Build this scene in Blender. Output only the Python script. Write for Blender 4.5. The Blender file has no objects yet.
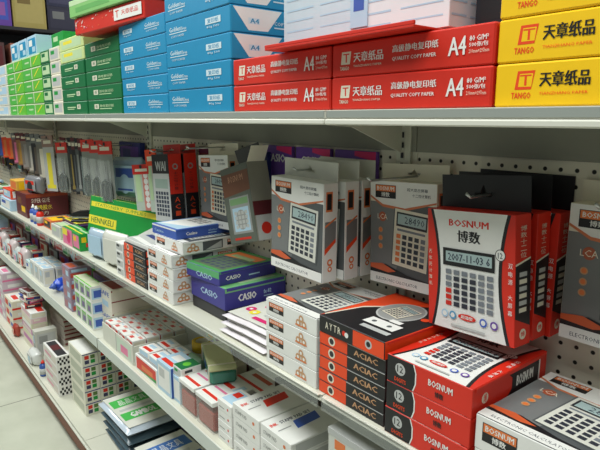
import bpy, math, random
from mathutils import Vector, Matrix
random.seed(7)
ZC = 1.26                      # eye height above the floor; heights below are written relative to it
SC = bpy.context.scene
COL = SC.collection

# ------------------------------------------------------------------ materials
def lin(c):
    return tuple(((v/255)/12.92 if v/255 <= .04045 else ((v/255+.055)/1.055)**2.4) for v in c)
_M = {}
def mat(rgb, rough=.45, spec=.5, metal=0, alpha=None, emis=0, var=.06):
    key = (tuple(rgb), rough, spec, metal, alpha, emis)
    if key in _M: return _M[key]
    m = bpy.data.materials.new('tone_%d_%d_%d' % tuple(rgb)); m.use_nodes = True
    nt = m.node_tree; b = nt.nodes['Principled BSDF']; c = lin(rgb)
    b.inputs['Roughness'].default_value = rough
    b.inputs['Metallic'].default_value = metal
    b.inputs['Specular IOR Level'].default_value = spec
    if var:
        tc = nt.nodes.new('ShaderNodeTexCoord'); n = nt.nodes.new('ShaderNodeTexNoise')
        n.inputs['Scale'].default_value = 35; n.inputs['Detail'].default_value = 3
        mx = nt.nodes.new('ShaderNodeMix'); mx.data_type = 'RGBA'
        mx.inputs['A'].default_value = tuple(v*(1-var) for v in c)+(1,)
        mx.inputs['B'].default_value = tuple(min(1, v*(1+var)+.002) for v in c)+(1,)
        nt.links.new(tc.outputs['Object'], n.inputs['Vector'])
        nt.links.new(n.outputs['Fac'], mx.inputs['Factor'])
        nt.links.new(mx.outputs['Result'], b.inputs['Base Color'])
    else:
        b.inputs['Base Color'].default_value = c+(1,)
    if alpha is not None: b.inputs['Alpha'].default_value = alpha
    _M[key] = m
    return m
def film(rgb, alpha, rough=.15):
    return mat(rgb, rough, .6, 0, alpha)

WHITE = mat((232,232,228)); OFFW = mat((214,214,204)); BLACK = mat((22,22,26)); DARK = mat((40,40,46))
GREY = mat((150,152,150)); LGREY = mat((188,190,188)); DGREY = mat((84,88,90)); MGREY = mat((118,120,120))
RED = mat((216,42,22)); REDD = mat((208,40,22)); ORANGE = mat((234,72,22)); ORNG2 = mat((224,120,60))
TAN = mat((196,150,110)); YELLOW = mat((244,196,6)); YEL2 = mat((236,220,60))
BLUE = mat((24,138,184)); BLUE2 = mat((60,92,176)); NAVY = mat((40,50,120)); INDIGO = mat((58,54,140))
GREEN = mat((12,108,60)); LIME = mat((100,188,56)); GREEN2 = mat((24,150,60)); PALEG = mat((190,216,170))
PINK = mat((226,120,160)); MAG = mat((214,40,110)); PURPLE = mat((104,66,160)); PALEB = mat((176,206,226))
CREAM = mat((226,220,200)); MAROON = mat((96,30,36)); BROWN = mat((120,72,46)); TEAL = mat((60,150,140))
SCREEN = mat((168,190,190)); KEYG = mat((120,126,134)); KEYD = mat((44,48,60)); SILVER = mat((170,176,180), .35)
STEEL = mat((190,192,190), .3, .5, .8); PAPER = mat((222,224,222), .6)
INKT = mat((40,50,70))

# ------------------------------------------------------------------ text outlines
_T = {}
def outline(s, bold=.0):
    if any(ord(c) > 0x2e80 for c in s): bold = min(bold, .003)
    k = (s, bold)
    if k in _T: return _T[k]
    cu = bpy.data.curves.new('lettering', 'FONT'); cu.body = s; cu.resolution_u = 1; cu.offset = bold
    o = bpy.data.objects.new('lettering', cu); COL.objects.link(o)
    dg = bpy.context.evaluated_depsgraph_get(); dg.update()
    me = bpy.data.meshes.new_from_object(o.evaluated_get(dg))
    v = [(p.co.x, p.co.y) for p in me.vertices]; f = [tuple(q.vertices) for q in me.polygons]
    nz = [q.normal.z for q in me.polygons]
    f = [q if n > 0 else tuple(reversed(q)) for q, n in zip(f, nz)]
    bpy.data.objects.remove(o); bpy.data.curves.remove(cu); bpy.data.meshes.remove(me)
    x0 = min(a for a, b in v); x1 = max(a for a, b in v); y0 = min(b for a, b in v); y1 = max(b for a, b in v)
    v = [((a-x0)/(x1-x0), (b-y0)/(y1-y0)) for a, b in v]
    _T[k] = (v, f)
    return _T[k]

# ------------------------------------------------------------------ mesh builder
class Frame:                                       # a flat patch: origin, two edge vectors, outward normal
    def __init__(s, O, U, V): s.O, s.U, s.V = Vector(O), Vector(U), Vector(V); s.N = s.U.cross(s.V).normalized()
    def at(s, u, v, off): return s.O + s.U*u + s.V*v + s.N*off
    def sub(s, u0, v0, u1, v1, rot=0):
        lu, lv = s.U.length, s.V.length; eu, ev = s.U/lu, s.V/lv
        c = s.O + s.U*((u0+u1)/2) + s.V*((v0+v1)/2)
        a, b = math.cos(math.radians(rot)), math.sin(math.radians(rot))
        ru = eu*a + ev*b; rv = ev*a - eu*b
        U = ru*lu*(u1-u0); V = rv*lv*(v1-v0)
        return Frame(c-U/2-V/2, U, V)
    def turn(s):                                   # the same patch read a quarter turn round
        return Frame(s.O+s.U, s.V, -s.U)

class Mesh:
    def __init__(s): s.v, s.f, s.m, s.mats, s.off, s.sm = [], [], [], [], .00018, []
    def mi(s, m):
        if m not in s.mats: s.mats.append(m)
        return s.mats.index(m)
    def face(s, pts, m, smooth=False):
        n = len(s.v); s.v += [tuple(p) for p in pts]; s.f.append(tuple(range(n, n+len(pts)))); s.m.append(s.mi(m)); s.sm.append(smooth)
    def raw(s, vs, fs, m, smooth=False):
        n = len(s.v); s.v += [tuple(p) for p in vs]; i = s.mi(m)
        for q in fs: s.f.append(tuple(a+n for a in q)); s.m.append(i); s.sm.append(smooth)
    def step(s): s.off += .00004
    # prints on a frame
    def rect(s, fr, u0, v0, u1, v1, m, rot=0):
        s.step(); g = fr.sub(u0, v0, u1, v1, rot)
        s.face([g.at(0,0,s.off), g.at(1,0,s.off), g.at(1,1,s.off), g.at(0,1,s.off)], m)
    def poly(s, fr, pts, m):
        s.step(); s.face([fr.at(u, v, s.off) for u, v in pts], m)
    def disc(s, fr, u, v, r, m, rv=None, n=16):    # r in shares of the frame's width, round unless rv is given
        s.step(); rv = r*fr.U.length/fr.V.length if rv is None else rv
        s.face([fr.at(u+r*math.cos(2*math.pi*i/n), v+rv*math.sin(2*math.pi*i/n), s.off) for i in range(n)], m)
    def text(s, fr, t, u0, v0, u1, v1, m, bold=.012, rot=0):
        g = fr.sub(u0, v0, u1, v1, rot); vs, fs = outline(t, 0)
        sh = min(bold*g.V.length*3, g.U.length*.02)/g.U.length         # heavier strokes: the outline laid down again a hair to the side
        for k in ((0, 1, 2) if bold > .004 else (0,)):
            s.step(); s.raw([g.at(a*(1-sh*2)+k*sh, b, s.off) for a, b in vs], fs, m)
    def grid(s, fr, u0, v0, u1, v1, nu, nv, m, gap=.25, pick=None):
        s.step(); du, dv = (u1-u0)/nu, (v1-v0)/nv
        for i in range(nu):
            for j in range(nv):
                mm = pick(i, j) if pick else m
                if mm is None: continue
                a, b = u0+du*(i+gap/2), v0+dv*(j+gap/2); c, d = a+du*(1-gap), b+dv*(1-gap)
                s.face([fr.at(a,b,s.off), fr.at(c,b,s.off), fr.at(c,d,s.off), fr.at(a,d,s.off)], mm)
    # solids
    def box(s, x0, y0, z0, x1, y1, z1, m, b=.0008, fm=None):
        """chamfered box; m one material or fm a dict face -> material"""
        b = min(b, (x1-x0)/3, (y1-y0)/3, (z1-z0)/3)
        X, Y, Z = (x0, x1), (y0, y1), (z0, z1); fm = fm or {}
        def P(i, j, k, ax):
            p = [X[i], Y[j], Z[k]]; sg = [1-2*i, 1-2*j, 1-2*k]
            for a in range(3):
                if a != ax: p[a] += sg[a]*b
            return p
        g = lambda k: fm.get(k, m)
        s.face([P(0,0,0,1), P(1,0,0,1), P(1,0,1,1), P(0,0,1,1)], g('F'))
        s.face([P(1,1,0,1), P(0,1,0,1), P(0,1,1,1), P(1,1,1,1)], g('B'))
        s.face([P(1,0,0,0), P(1,1,0,0), P(1,1,1,0), P(1,0,1,0)], g('R'))
        s.face([P(0,1,0,0), P(0,0,0,0), P(0,0,1,0), P(0,1,1,0)], g('L'))
        s.face([P(0,0,1,2), P(1,0,1,2), P(1,1,1,2), P(0,1,1,2)], g('T'))
        s.face([P(0,1,0,2), P(1,1,0,2), P(1,0,0,2), P(0,0,0,2)], g('D'))
        if b > 0:
            for i in (0,1):
                for j in (0,1): s.face([P(i,j,0,0), P(i,j,0,1), P(i,j,1,1), P(i,j,1,0)] if (i==j) else [P(i,j,0,1), P(i,j,0,0), P(i,j,1,0), P(i,j,1,1)], g('F' if j == 0 else 'B'))
            for i in (0,1):
                for k in (0,1): s.face([P(i,0,k,2), P(i,1,k,2), P(i,1,k,0), P(i,0,k,0)] if (i!=k) else [P(i,0,k,0), P(i,1,k,0), P(i,1,k,2), P(i,0,k,2)], g('R' if i else 'L'))
            for j in (0,1):
                for k in (0,1): s.face([P(0,j,k,1), P(1,j,k,1), P(1,j,k,2), P(0,j,k,2)] if (j==k)==False else [P(0,j,k,2), P(1,j,k,2), P(1,j,k,1), P(0,j,k,1)], g('T' if k else 'D'))
            for i in (0,1):
                for j in (0,1):
                    for k in (0,1): s.face([P(i,j,k,0), P(i,j,k,1), P(i,j,k,2)], g('F' if j == 0 else 'B'))
    def lathe(s, prof, m, n=20, axis='z', c=(0,0,0), smooth=True):
        vs, fs = [], []
        for r, h in prof:
            for i in range(n):
                a = 2*math.pi*i/n; p = (r*math.cos(a), r*math.sin(a), h)
                if axis == 'x': p = (p[2], p[0], p[1])
                if axis == 'y': p = (p[0], p[2], -p[1])
                vs.append((p[0]+c[0], p[1]+c[1], p[2]+c[2]))
        for k in range(len(prof)-1):
            for i in range(n):
                j = (i+1) % n; fs.append((k*n+i, k*n+j, (k+1)*n+j, (k+1)*n+i))
        fs.append(tuple(range(n))[::-1]); fs.append(tuple((len(prof)-1)*n+i for i in range(n)))
        s.raw(vs, fs, m, smooth)
    def tube(s, pts, r, m, n=8):
        pts = [Vector(p) for p in pts]; vs, fs = [], []
        for i, p in enumerate(pts):
            t = (pts[min(i+1, len(pts)-1)]-pts[max(i-1, 0)]).normalized()
            a = t.orthogonal().normalized() if i == 0 else (a - t*a.dot(t)).normalized(); b = t.cross(a)
            for k in range(n):
                q = 2*math.pi*k/n; vs.append(tuple(p+a*r*math.cos(q)+b*r*math.sin(q)))
        for i in range(len(pts)-1):
            for k in range(n):
                j = (k+1) % n; fs.append((i*n+k, i*n+j, (i+1)*n+j, (i+1)*n+k))
        fs.append(tuple(range(n))[::-1]); fs.append(tuple((len(pts)-1)*n+k for k in range(n)))
        s.raw(vs, fs, m, True)
    def plate(s, fr, outer, holes, th, m):
        """flat sheet with holes, extruded both ways by th/2, laid on a frame in metres"""
        cu = bpy.data.curves.new('sheet', 'CURVE'); cu.dimensions = '2D'; cu.fill_mode = 'BOTH'; cu.extrude = th/2
        for ring in [outer]+holes:
            sp = cu.splines.new('POLY'); sp.points.add(len(ring)-1); sp.use_cyclic_u = True
            for p, (a, b) in zip(sp.points, ring): p.co = (a, b, 0, 1)
        o = bpy.data.objects.new('sheet', cu); COL.objects.link(o)
        dg = bpy.context.evaluated_depsgraph_get(); dg.update()
        me = bpy.data.meshes.new_from_object(o.evaluated_get(dg))
        u, v = fr.U.normalized(), fr.V.normalized()
        s.raw([fr.O+u*p.co.x+v*p.co.y+fr.N*p.co.z for p in me.vertices], [tuple(q.vertices) for q in me.polygons], m)
        bpy.data.objects.remove(o); bpy.data.curves.remove(cu); bpy.data.meshes.remove(me)
    def build(s, name, parent=None):
        me = bpy.data.meshes.new(name); me.from_pydata(s.v, [], s.f)
        for m in s.mats: me.materials.append(m)
        me.polygons.foreach_set('material_index', s.m); me.polygons.foreach_set('use_smooth', s.sm); me.update()
        o = bpy.data.objects.new(name, me); COL.objects.link(o)
        if parent: o.parent = parent
        return o

def tag(o, label, cat, group=None, kind=None):
    if label: o['label'] = label
    if cat: o['category'] = cat
    if group: o['group'] = group
    if kind: o['kind'] = kind
    return o
def put(o, x, y, z, rz=0, ry=0, rx=0):
    o.location = (x, y, z+ZC); o.rotation_euler = tuple(math.radians(a) for a in (rx, ry, rz)); return o
def empty(name): o = bpy.data.objects.new(name, None); COL.objects.link(o); o.empty_display_size = .05; return o
def dup(o):
    c = o.copy(); COL.objects.link(c)
    for ch in list(o.children):
        k = ch.copy(); COL.objects.link(k); k.parent = c
        for g in list(ch.children):
            q = g.copy(); COL.objects.link(q); q.parent = k
    return c
_proto = {}
def inst(key, maker):
    """first call builds the thing, later calls copy it with its parts"""
    if key in _proto: return dup(_proto[key])
    _proto[key] = maker(); return _proto[key]
def frames(w, d, h, b=.0008):                      # the printed panels of a box standing on z=0, centred on x, front at y=0
    x0, x1 = -w/2+b, w/2-b
    return dict(F=Frame((x0,0,b),(x1-x0,0,0),(0,0,h-2*b)), R=Frame((w/2,b,b),(0,d-2*b,0),(0,0,h-2*b)),
                T=Frame((x0,b,h),(x1-x0,0,0),(0,d-2*b,0)), L=Frame((-w/2,d-b,b),(0,-(d-2*b),0),(0,0,h-2*b)))
NTH = ['topmost','second from top','third from top','fourth from top','fifth from top','sixth from top','seventh from top','eighth from top']
def nth(i, n):                                     # i counted from the bottom
    k = n-1-i
    return 'bottom' if k == n-1 and n > 1 else NTH[k]
def stack(key, maker, n, x, y, z, h, desc, where, cat, group, jit=.002, rz=0):
    for i in range(n):
        o = inst(key, maker)
        put(o, x+random.uniform(-jit, jit), y+random.uniform(0, jit), z+i*(h+.0006)+.0004, rz+random.uniform(-.5, .5)*(jit/.002))
        tag(o, '%s, %s %s' % (desc, nth(i, n), where), cat, group)
    return z+n*(h+.0006)+.0004
# ------------------------------------------------------------------ printed designs
def logo(M, fr, u0, v0, u1, v1):
    g = fr.sub(u0, v0, u1, v1)
    M.rect(g, -.03, .0, 1.03, 1.0, BLACK); M.rect(g, 0, .5, 1, .96, ORNG2)
    M.text(g, 'BOSNUM', .06, .58, .94, .88, WHITE); M.text(g, '博数', .28, .1, .72, .44, WHITE)
def calc(M, fr, u0, v0, u1, v1, rot, body, digits='12345678', warm=False):
    g = fr.sub(u0, v0, u1, v1, rot)
    M.rect(g, -.03, -.02, 1.05, 1, DGREY); M.rect(g, 0, 0, 1, 1, body)
    M.rect(g, .06, .70, .94, .95, DARK); M.rect(g, .1, .74, .9, .92, SCREEN); M.text(g, digits, .3, .77, .86, .89, INKT, .004)
    M.rect(g, .1, .62, .9, .66, KEYG)
    M.grid(g, .06, .05, .94, .58, 5, 5, KEYG, .3, lambda i, j: (ORNG2 if warm and i < 1 else KEYD) if i < 1 or (i > 0 and j < 1) else (KEYG if i > 3 else KEYD))
def art_white(M, fr, warm=False):
    M.rect(fr, 0, 0, 1, .8, DGREY)
    M.poly(fr, [(.0,.1),(.4,.1),(.62,.8),(0,.8)], MGREY)
    M.poly(fr, [(0,.86),(.2,.78),(.55,.76),(1,.84),(1,1),(0,1)], WHITE)
    M.poly(fr, [(0,.86),(.2,.78),(.55,.76),(1,.84),(1,.825),(.55,.735),(.2,.755),(0,.84)], mat((206,116,74)))
    logo(M, fr, .09, .84, .40, .965)
    M.text(fr, '超大显示屏幕', .58, .92, .88, .95, INKT, 0); M.text(fr, '十二位计算机', .66, .87, .92, .9, INKT, 0)
    M.disc(fr, .2, .66, .06, mat((176,88,56))); M.text(fr, 'LCA', .12, .635, .28, .685, CREAM, 0)
    for v in (.53, .45, .37): M.disc(fr, .17, v, .036, TAN); M.disc(fr, .17, v, .024, ORNG2)
    M.poly(fr, [(.0,.62),(.3,.74),(.5,.70),(.2,.5),(0,.48)], mat((96,98,100))) if False else None
    calc(M, fr, .38, .2, .9, .74, -4, CREAM if warm else OFFW, '28490', warm)
    M.poly(fr, [(0,.16),(.25,.2),(.6,.13),(1,.1),(1,.07),(0,.1)], BLACK)
    M.poly(fr, [(0,.18),(.2,.20),(.42,.145),(.3,.12),(0,.14)], mat((206,92,50)))
    M.rect(fr, 0, 0, 1, .1, WHITE)
    M.text(fr, 'ELECTRONIC CALCULATOR', .1, .03, .75, .06, INKT, 0)
def side_white(M, fr):
    logo(M, fr, .07, .3, .36, .86)
    tripod(M, fr, .72, .5)
def tripod(M, fr, u, v, s=1.0):
    k = fr.U.length/fr.V.length; a = .045*s
    for du, dv in ((0,.16),(-.055,-.14),(.055,-.14)): M.disc(fr, u+du*s, v+dv*s, a, TAN, None); M.disc(fr, u+du*s, v+dv*s, a*.45, WHITE)
    M.rect(fr, u-.11*s, v-.33*s, u+.11*s, v-.25*s, ORNG2)
def end_white(M, fr):
    tripod(M, fr, .15, .5, .9)
    M.rect(fr, .3, .1, .62, .9, DGREY); M.poly(fr, [(.34,.15),(.6,.15),(.6,.75)], LGREY)
    logo(M, fr, .70, .25, .92, .75)
def hour(fr_pts_u, n=8):
    return fr_pts_u
def art_red(M, fr):
    N = 10
    def side(u0, du, sgn): return [(u0+sgn*du*(1-(2*i/N-1)**2), i/N) for i in range(N+1)]
    M.poly(fr, side(.04, .09, 1)+list(reversed(side(.96, .09, -1))), BLACK)
    l = [(a+.035, b) for a, b in side(.04, .09, 1)]; r = [(a-.035, b) for a, b in side(.96, .09, -1)]
    M.poly(fr, l+list(reversed(r)), WHITE)
    M.text(fr, 'BOSNUM', .27, .875, .73, .93, RED, .02); M.text(fr, '博数', .37, .75, .64, .845, BLACK, .02)
    M.disc(fr, .855, .69, .055, DARK); M.disc(fr, .855, .69, .048, WHITE); M.text(fr, '12', .83, .665, .88, .71, INKT)
    for k, c in enumerate('万年历计算机'): M.text(fr, c, .015, .62-.055*k, .055, .655-.055*k, CREAM, 0)
    for k, c in enumerate('双电源 大屏幕'):
        if c != ' ': M.text(fr, c, .94, .6-.06*k, .985, .64-.06*k, WHITE, 0)
    M.rect(fr, .2, .545, .8, .69, BLACK); M.rect(fr, .235, .58, .77, .665, SCREEN); M.text(fr, '2007-11-03 6', .26, .59, .75, .65, INKT, .01)
    M.grid(fr, .22, .2, .8, .52, 6, 6, KEYG, .28, lambda i, j: (REDD if (i == 0 and j < 3) else KEYG if i in (0, 4, 5) or j == 5 else KEYD))
    M.disc(fr, .49, .135, .105, RED, .028); M.text(fr, '超薄型', .42, .12, .56, .15, WHITE)
    for u, c in ((.22, PALEB), (.32, mat((80,150,190))), (.68, mat((70,100,190))), (.8, PURPLE)):
        M.disc(fr, u, .13, .042, c); M.disc(fr, u, .13, .025, WHITE)
    M.rect(fr, .3, .035, .7, .055, LGREY)
def side_red(M, fr):
    M.poly(fr, [(0,0),(.33,0),(.36,.3),(.36,.7),(.33,1),(0,1)], BLACK)
    M.poly(fr, [(.33,0),(.36,.3),(.36,.7),(.33,1),(.345,1),(.375,.7),(.375,.3),(.345,0)], WHITE)
    M.disc(fr, .17, .6, .065, LGREY); M.text(fr, '12', .13, .48, .21, .74, BLACK); M.text(fr, 'DIGITS', .1, .1, .25, .26, ORANGE)
    M.text(fr, 'BOSNUM', .52, .5, .8, .74, WHITE); M.text(fr, '博数', .6, .18, .7, .38, BLACK)
def end_red(M, fr):
    M.disc(fr, .15, .5, .04, CREAM); M.text(fr, '博', .13, .35, .17, .65, RED)
    M.poly(fr, [(.42,0),(.5,.3),(.5,.7),(.42,1),(.9,1),(.9,0)], BLACK)
    M.text(fr, 'BOSNUM', .56, .3, .8, .7, WHITE); M.rect(fr, .88, 0, .9, 1, WHITE)
def tall_red(M, fr):                                # upright long side of a hanging red box
    M.poly(fr, [(0,0),(1,0),(1,.3),(0,.62)], RED)
    M.poly(fr, [(0,.22),(1,.14),(1,.66),(0,.62)], BLACK)
    M.poly(fr, [(0,.62),(1,.66),(1,.675),(0,.635)], CREAM)
    g = fr.turn()
    for k in range(6): M.rect(fr, .25, .26+.055*k, .75, .295+.055*k, LGREY if k % 2 else CREAM)
    for k, c in enumerate('博数十二位'): M.text(fr, c, .3, .88-.05*k, .7, .92-.05*k, CREAM, 0)
    M.disc(fr, .5, .09, .22, CREAM); M.text(fr, '博', .36, .07, .64, .11, RED)
def tall_white(M, fr):
    M.rect(fr, .15, .72, .62, .92, ORNG2); M.rect(fr, .22, .74, .55, .9, BLACK)
    M.poly(fr, [(.1,.3),(.9,.42),(.9,.62),(.1,.62)], MGREY); M.poly(fr, [(.1,.56),(.9,.64),(.9,.66),(.1,.58)], ORNG2)
    M.poly(fr, [(.1,.28),(.9,.4),(.9,.44),(.1,.34)], ORANGE)
    M.disc(fr, .5, .2, .2, ORNG2); M.disc(fr, .5, .2, .1, WHITE); M.disc(fr, .5, .13, .16, ORNG2); M.disc(fr, .5, .13, .08, WHITE)
def art_black(M, fr):
    M.poly(fr, [(0,.0),(0,1),(.72,1),(.42,.78),(.1,.45),(.02,.05)], ORANGE)
    M.poly(fr, [(.0,.06),(.1,.47),(.42,.8),(.44,.79),(.12,.44),(.02,.04)], CREAM)
    M.disc(fr, .52, .62, .27, LGREY, .25, 24); M.disc(fr, .52, .62, .25, GREY, .23, 24)
    calc(M, fr, .37, .48, .67, .76, -12, CREAM, '8888')
    M.rect(fr, .42, .2, .86, .34, WHITE); M.disc(fr, .52, .27, .03, DGREY); M.disc(fr, .74, .27, .03, DGREY); M.rect(fr, .62, .36, .78, .42, WHITE)
    M.rect(fr, .5, .1, .9, .16, LGREY)
    M.disc(fr, .86, .62, .05, ORANGE); M.disc(fr, .9, .74, .05, ORANGE); M.disc(fr, .84, .84, .04, ORANGE)
def top_black(M, fr):                               # front edge of the big black lid box
    for k, c in enumerate('AYTR'): M.text(fr, c, .1+.07*k, .3, .15+.07*k, .75, CREAM)
    M.disc(fr, .41, .5, .03, RED); M.disc(fr, .45, .45, .03, WHITE)
    M.rect(fr, .55, .02, 1, .98, ORANGE); M.disc(fr, .78, .5, .05, LGREY); M.disc(fr, .78, .5, .03, BLACK)
def side_black(M, fr):
    M.rect(fr, 0, 0, .45, 1, ORANGE); M.disc(fr, .2, .52, .055, CREAM); M.disc(fr, .2, .52, .035, DARK)
    M.text(fr, 'ACIAC', .55, .25, .9, .72, TAN, .02); M.rect(fr, .45, .94, 1, 1, LGREY)
def end_black(M, fr):
    M.rect(fr, .02, .1, .5, .9, ORANGE); M.text(fr, 'ACIAC', .56, .3, .86, .7, TAN)

# ------------------------------------------------------------------ goods: cartons
def carton(w, d, h, base, name, fm=None, F=None, R=None, T=None, tab=None, flap=None, b=.0008):
    """a printed carton on z=0, centred on x, front at y=0, with its end flap as a part"""
    M = Mesh(); M.box(-w/2, 0, 0, w/2, d, h, base, b, fm); fr = frames(w, d, h, b)
    for f, k in ((F,'F'), (R,'R'), (T,'T')):
        if f: M.off = .00018; f(M, fr[k])
    o = M.build(name)
    if flap:                                        # glued tuck flap with its raised edge on the right end
        q = Mesh(); q.box(w/2+.0004, d*.03, h*.86, w/2+.0012, d*.97, h*.985, flap, .0002); q.build('tuck_flap', o)
    if tab:
        mt, th = tab
        q = Mesh(); c = .012
        q.plate(Frame((-w/2, d-.0012, h-.002), (1,0,0), (0,0,1)), [(0,0),(w,0),(w,th),(0,th)],
                [[(w/2-.016,th*.5),(w/2-.006,th*.5),(w/2,th*.72),(w/2+.006,th*.5),(w/2+.016,th*.5),(w/2+.014,th*.38),(w/2-.014,th*.38)]], .0009, mt)
        q.build('hang_tab', o)
    return o
def lay_white():  return carton(.158, .2, .0335, WHITE, 'calculator_box', None, side_white, end_white, art_white, flap=WHITE)
def lay_red():    return carton(.153, .2, .0438, RED, 'calculator_box', None, side_red, end_red, art_red, flap=RED)
def lay_black():  return carton(.16, .18, .0228, BLACK, 'calculator_box', dict(R=BLACK), side_black, end_black, art_black, flap=DARK)
def lid_black():  return carton(.16, .2, .03, BLACK, 'calculator_box', dict(R=ORANGE), top_black, None, art_black, flap=RED)
def hang_red():   return carton(.163, .038, .195, RED, 'calculator_box', dict(T=RED), art_red, tall_red, None, tab=(BLACK, .055))
def hang_white(): return carton(.172, .038, .2, WHITE, 'calculator_box', None, art_white, tall_white, None, tab=(OFFW, .04))
def hang_warm():  return carton(.162, .036, .205, CREAM, 'calculator_box', None, lambda M, f: art_white(M, f, True), tall_white, None, tab=(CREAM, .033))

def ream(base, front=None, end=None, top=None, w=.295, d=.21, h=.0505, fm=None):
    M = Mesh(); M.box(-w/2, 0, 0, w/2, d, h, base, .0022, fm); fr = frames(w, d, h, .0022)
    for f, k in ((front,'F'), (end,'R'), (top,'T')):
        if f: M.off = .00018; f(M, fr[k])
    o = M.build('paper_ream')
    q = Mesh()                                       # folded wrapper end: two raised triangles of paper
    for v0, v1 in ((0, .44), (1, .56)):
        e = fr['R']; a = [e.at(.03, v0, .00015), e.at(.97, v0, .00015), e.at(.8, v1, .00015), e.at(.2, v1, .00015)]
        if v0 == 1: a.reverse()
        q.face(a, fm['R'] if fm and 'R' in fm else base)
        q.face([p-e.N*.0001 for p in reversed(a)], base)
    q.build('wrapper_fold', o)
    return o
def tango(M, fr, ink, chars, sub):
    g = fr.sub(.055, .16, .145, .8)
    M.poly(g, [(.12,.3),(.9,.3),(1,.95),(.2,.95)], ink); M.text(g, 'T', .32, .4, .85, .85, sub, .03); M.text(g, 'TANGO', .05, .0, .85, .2, ink, .01)
def red_front(M, fr):
    tango(M, fr, CREAM, WHITE, RED)
    M.text(fr, '天章纸品', .165, .4, .38, .72, WHITE, .01); M.text(fr, 'TIANZHANG PAPER', .165, .24, .37, .31, CREAM, 0)
    M.text(fr, '高级静电复印纸', .44, .56, .72, .78, WHITE, .01); M.text(fr, 'QUALITY COPY PAPER', .44, .3, .71, .43, WHITE, .01)
    M.text(fr, 'A4', .775, .28, .87, .78, WHITE, .03); M.text(fr, '80 G/M²', .885, .62, .98, .76, WHITE, .01)
    M.text(fr, '500张/包', .885, .46, .98, .59, WHITE, .01); M.text(fr, '210mm×297mm', .885, .3, .985, .4, CREAM, 0)
def yel_front(M, fr):
    g = fr.sub(.068, .16, .17, .86)
    M.poly(g, [(.15,.32),(.85,.32),(.98,.98),(.25,.98)], ORANGE); M.poly(g, [(.3,.42),(.85,.42),(.9,.88),(.35,.88)], YELLOW)
    M.text(g, 'T', .36, .46, .84, .84, ORANGE, .04); M.text(g, 'TANGO', .02, 0, .86, .22, ORANGE, .01)
    M.text(fr, '天章纸品', .188, .44, .385, .80, BLACK, .012); M.text(fr, 'TIANZHANG PAPER', .19, .24, .38, .31, ORANGE, 0)
def blue_front(M, fr, flip=False):
    a = .60 if flip else .06
    M.text(fr, 'Golden', a, .52, a+.2, .74, mat((206,224,232)), .02); M.text(fr, 'Tree', a+.2, .5, a+.3, .66, mat((206,224,232)), .02); M.rect(fr, a, .42, a+.3, .46, mat((206,224,232))); M.text(fr, 'COPY PAPER', a+.03, .24, a+.26, .34, mat((206,224,232)), .01)
    b = .1 if flip else .66
    M.rect(fr, b, .45, b+.22, .72, mat((206,224,232))); M.text(fr, '复印纸', b+.03, .49, b+.19, .68, BLUE, .01); M.text(fr, '80g 500', b+.02, .26, b+.2, .38, mat((206,224,232)), .01)
def blue_end(M, fr):
    M.poly(fr, [(0.02,1),(.62,1),(.44,.1),(.2,.08)], WHITE); M.rect(fr, .2, .35, .34, .6, mat((206,224,232))); M.text(fr, 'A4', .22, .38, .33, .58, BLUE, .02)
    M.text(fr, 'COPY PAPER', .52, .4, .86, .55, mat((206,224,232)), .01); M.rect(fr, .52, .26, .84, .32, mat((206,224,232))); M.poly(fr, [(.84,.1),(1,.1),(1,.95),(.95,.95)], WHITE)
def green_front(M, fr):
    M.rect(fr, .2, .34, .34, .72, CREAM); M.text(fr, '纸', .23, .4, .31, .66, GREEN, .02)
    M.text(fr, '静电复印纸', .38, .46, .8, .68, PALEG, .01); M.rect(fr, .38, .32, .74, .38, PALEG)
def green_front2(M, fr):
    M.rect(fr, .62, .4, .76, .78, CREAM); M.text(fr, '纸', .65, .46, .73, .72, GREEN, .02); M.rect(fr, .2, .5, .56, .6, PALEG); M.rect(fr, .2, .36, .5, .42, PALEG)
def lime_front(M, fr):
    M.rect(fr, 0, 0, .5, 1, mat((80,180,70))); M.rect(fr, 0, .92, 1, 1, CREAM); M.rect(fr, .485, 0, .515, 1, CREAM)
    M.rect(fr, .15, .4, .4, .55, PALEG); M.poly(fr, [(.6,.2),(.65,.2),(.9,.85),(.85,.85)], YEL2)
def small_face(cols):
    def f(M, fr):
        M.rect(fr, .08, .12, .92, .88, cols[0])
        if len(cols) > 1: M.rect(fr, .16, .5, .55, .8, cols[1])
        if len(cols) > 2: M.rect(fr, .5, .2, .85, .45, cols[2])
    return f
# ------------------------------------------------------------------ the place
S1, S2, S3, S4, FL = .0125, -.492, -.772, -1.144, -1.26
EDGE = {S1: .608, S2: .606, S3: .598, S4: .522}
PEG = .845
JO = [.51, -.69, -1.89, -3.09, -4.29, -5.49]        # joints between the shelving bays

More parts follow.
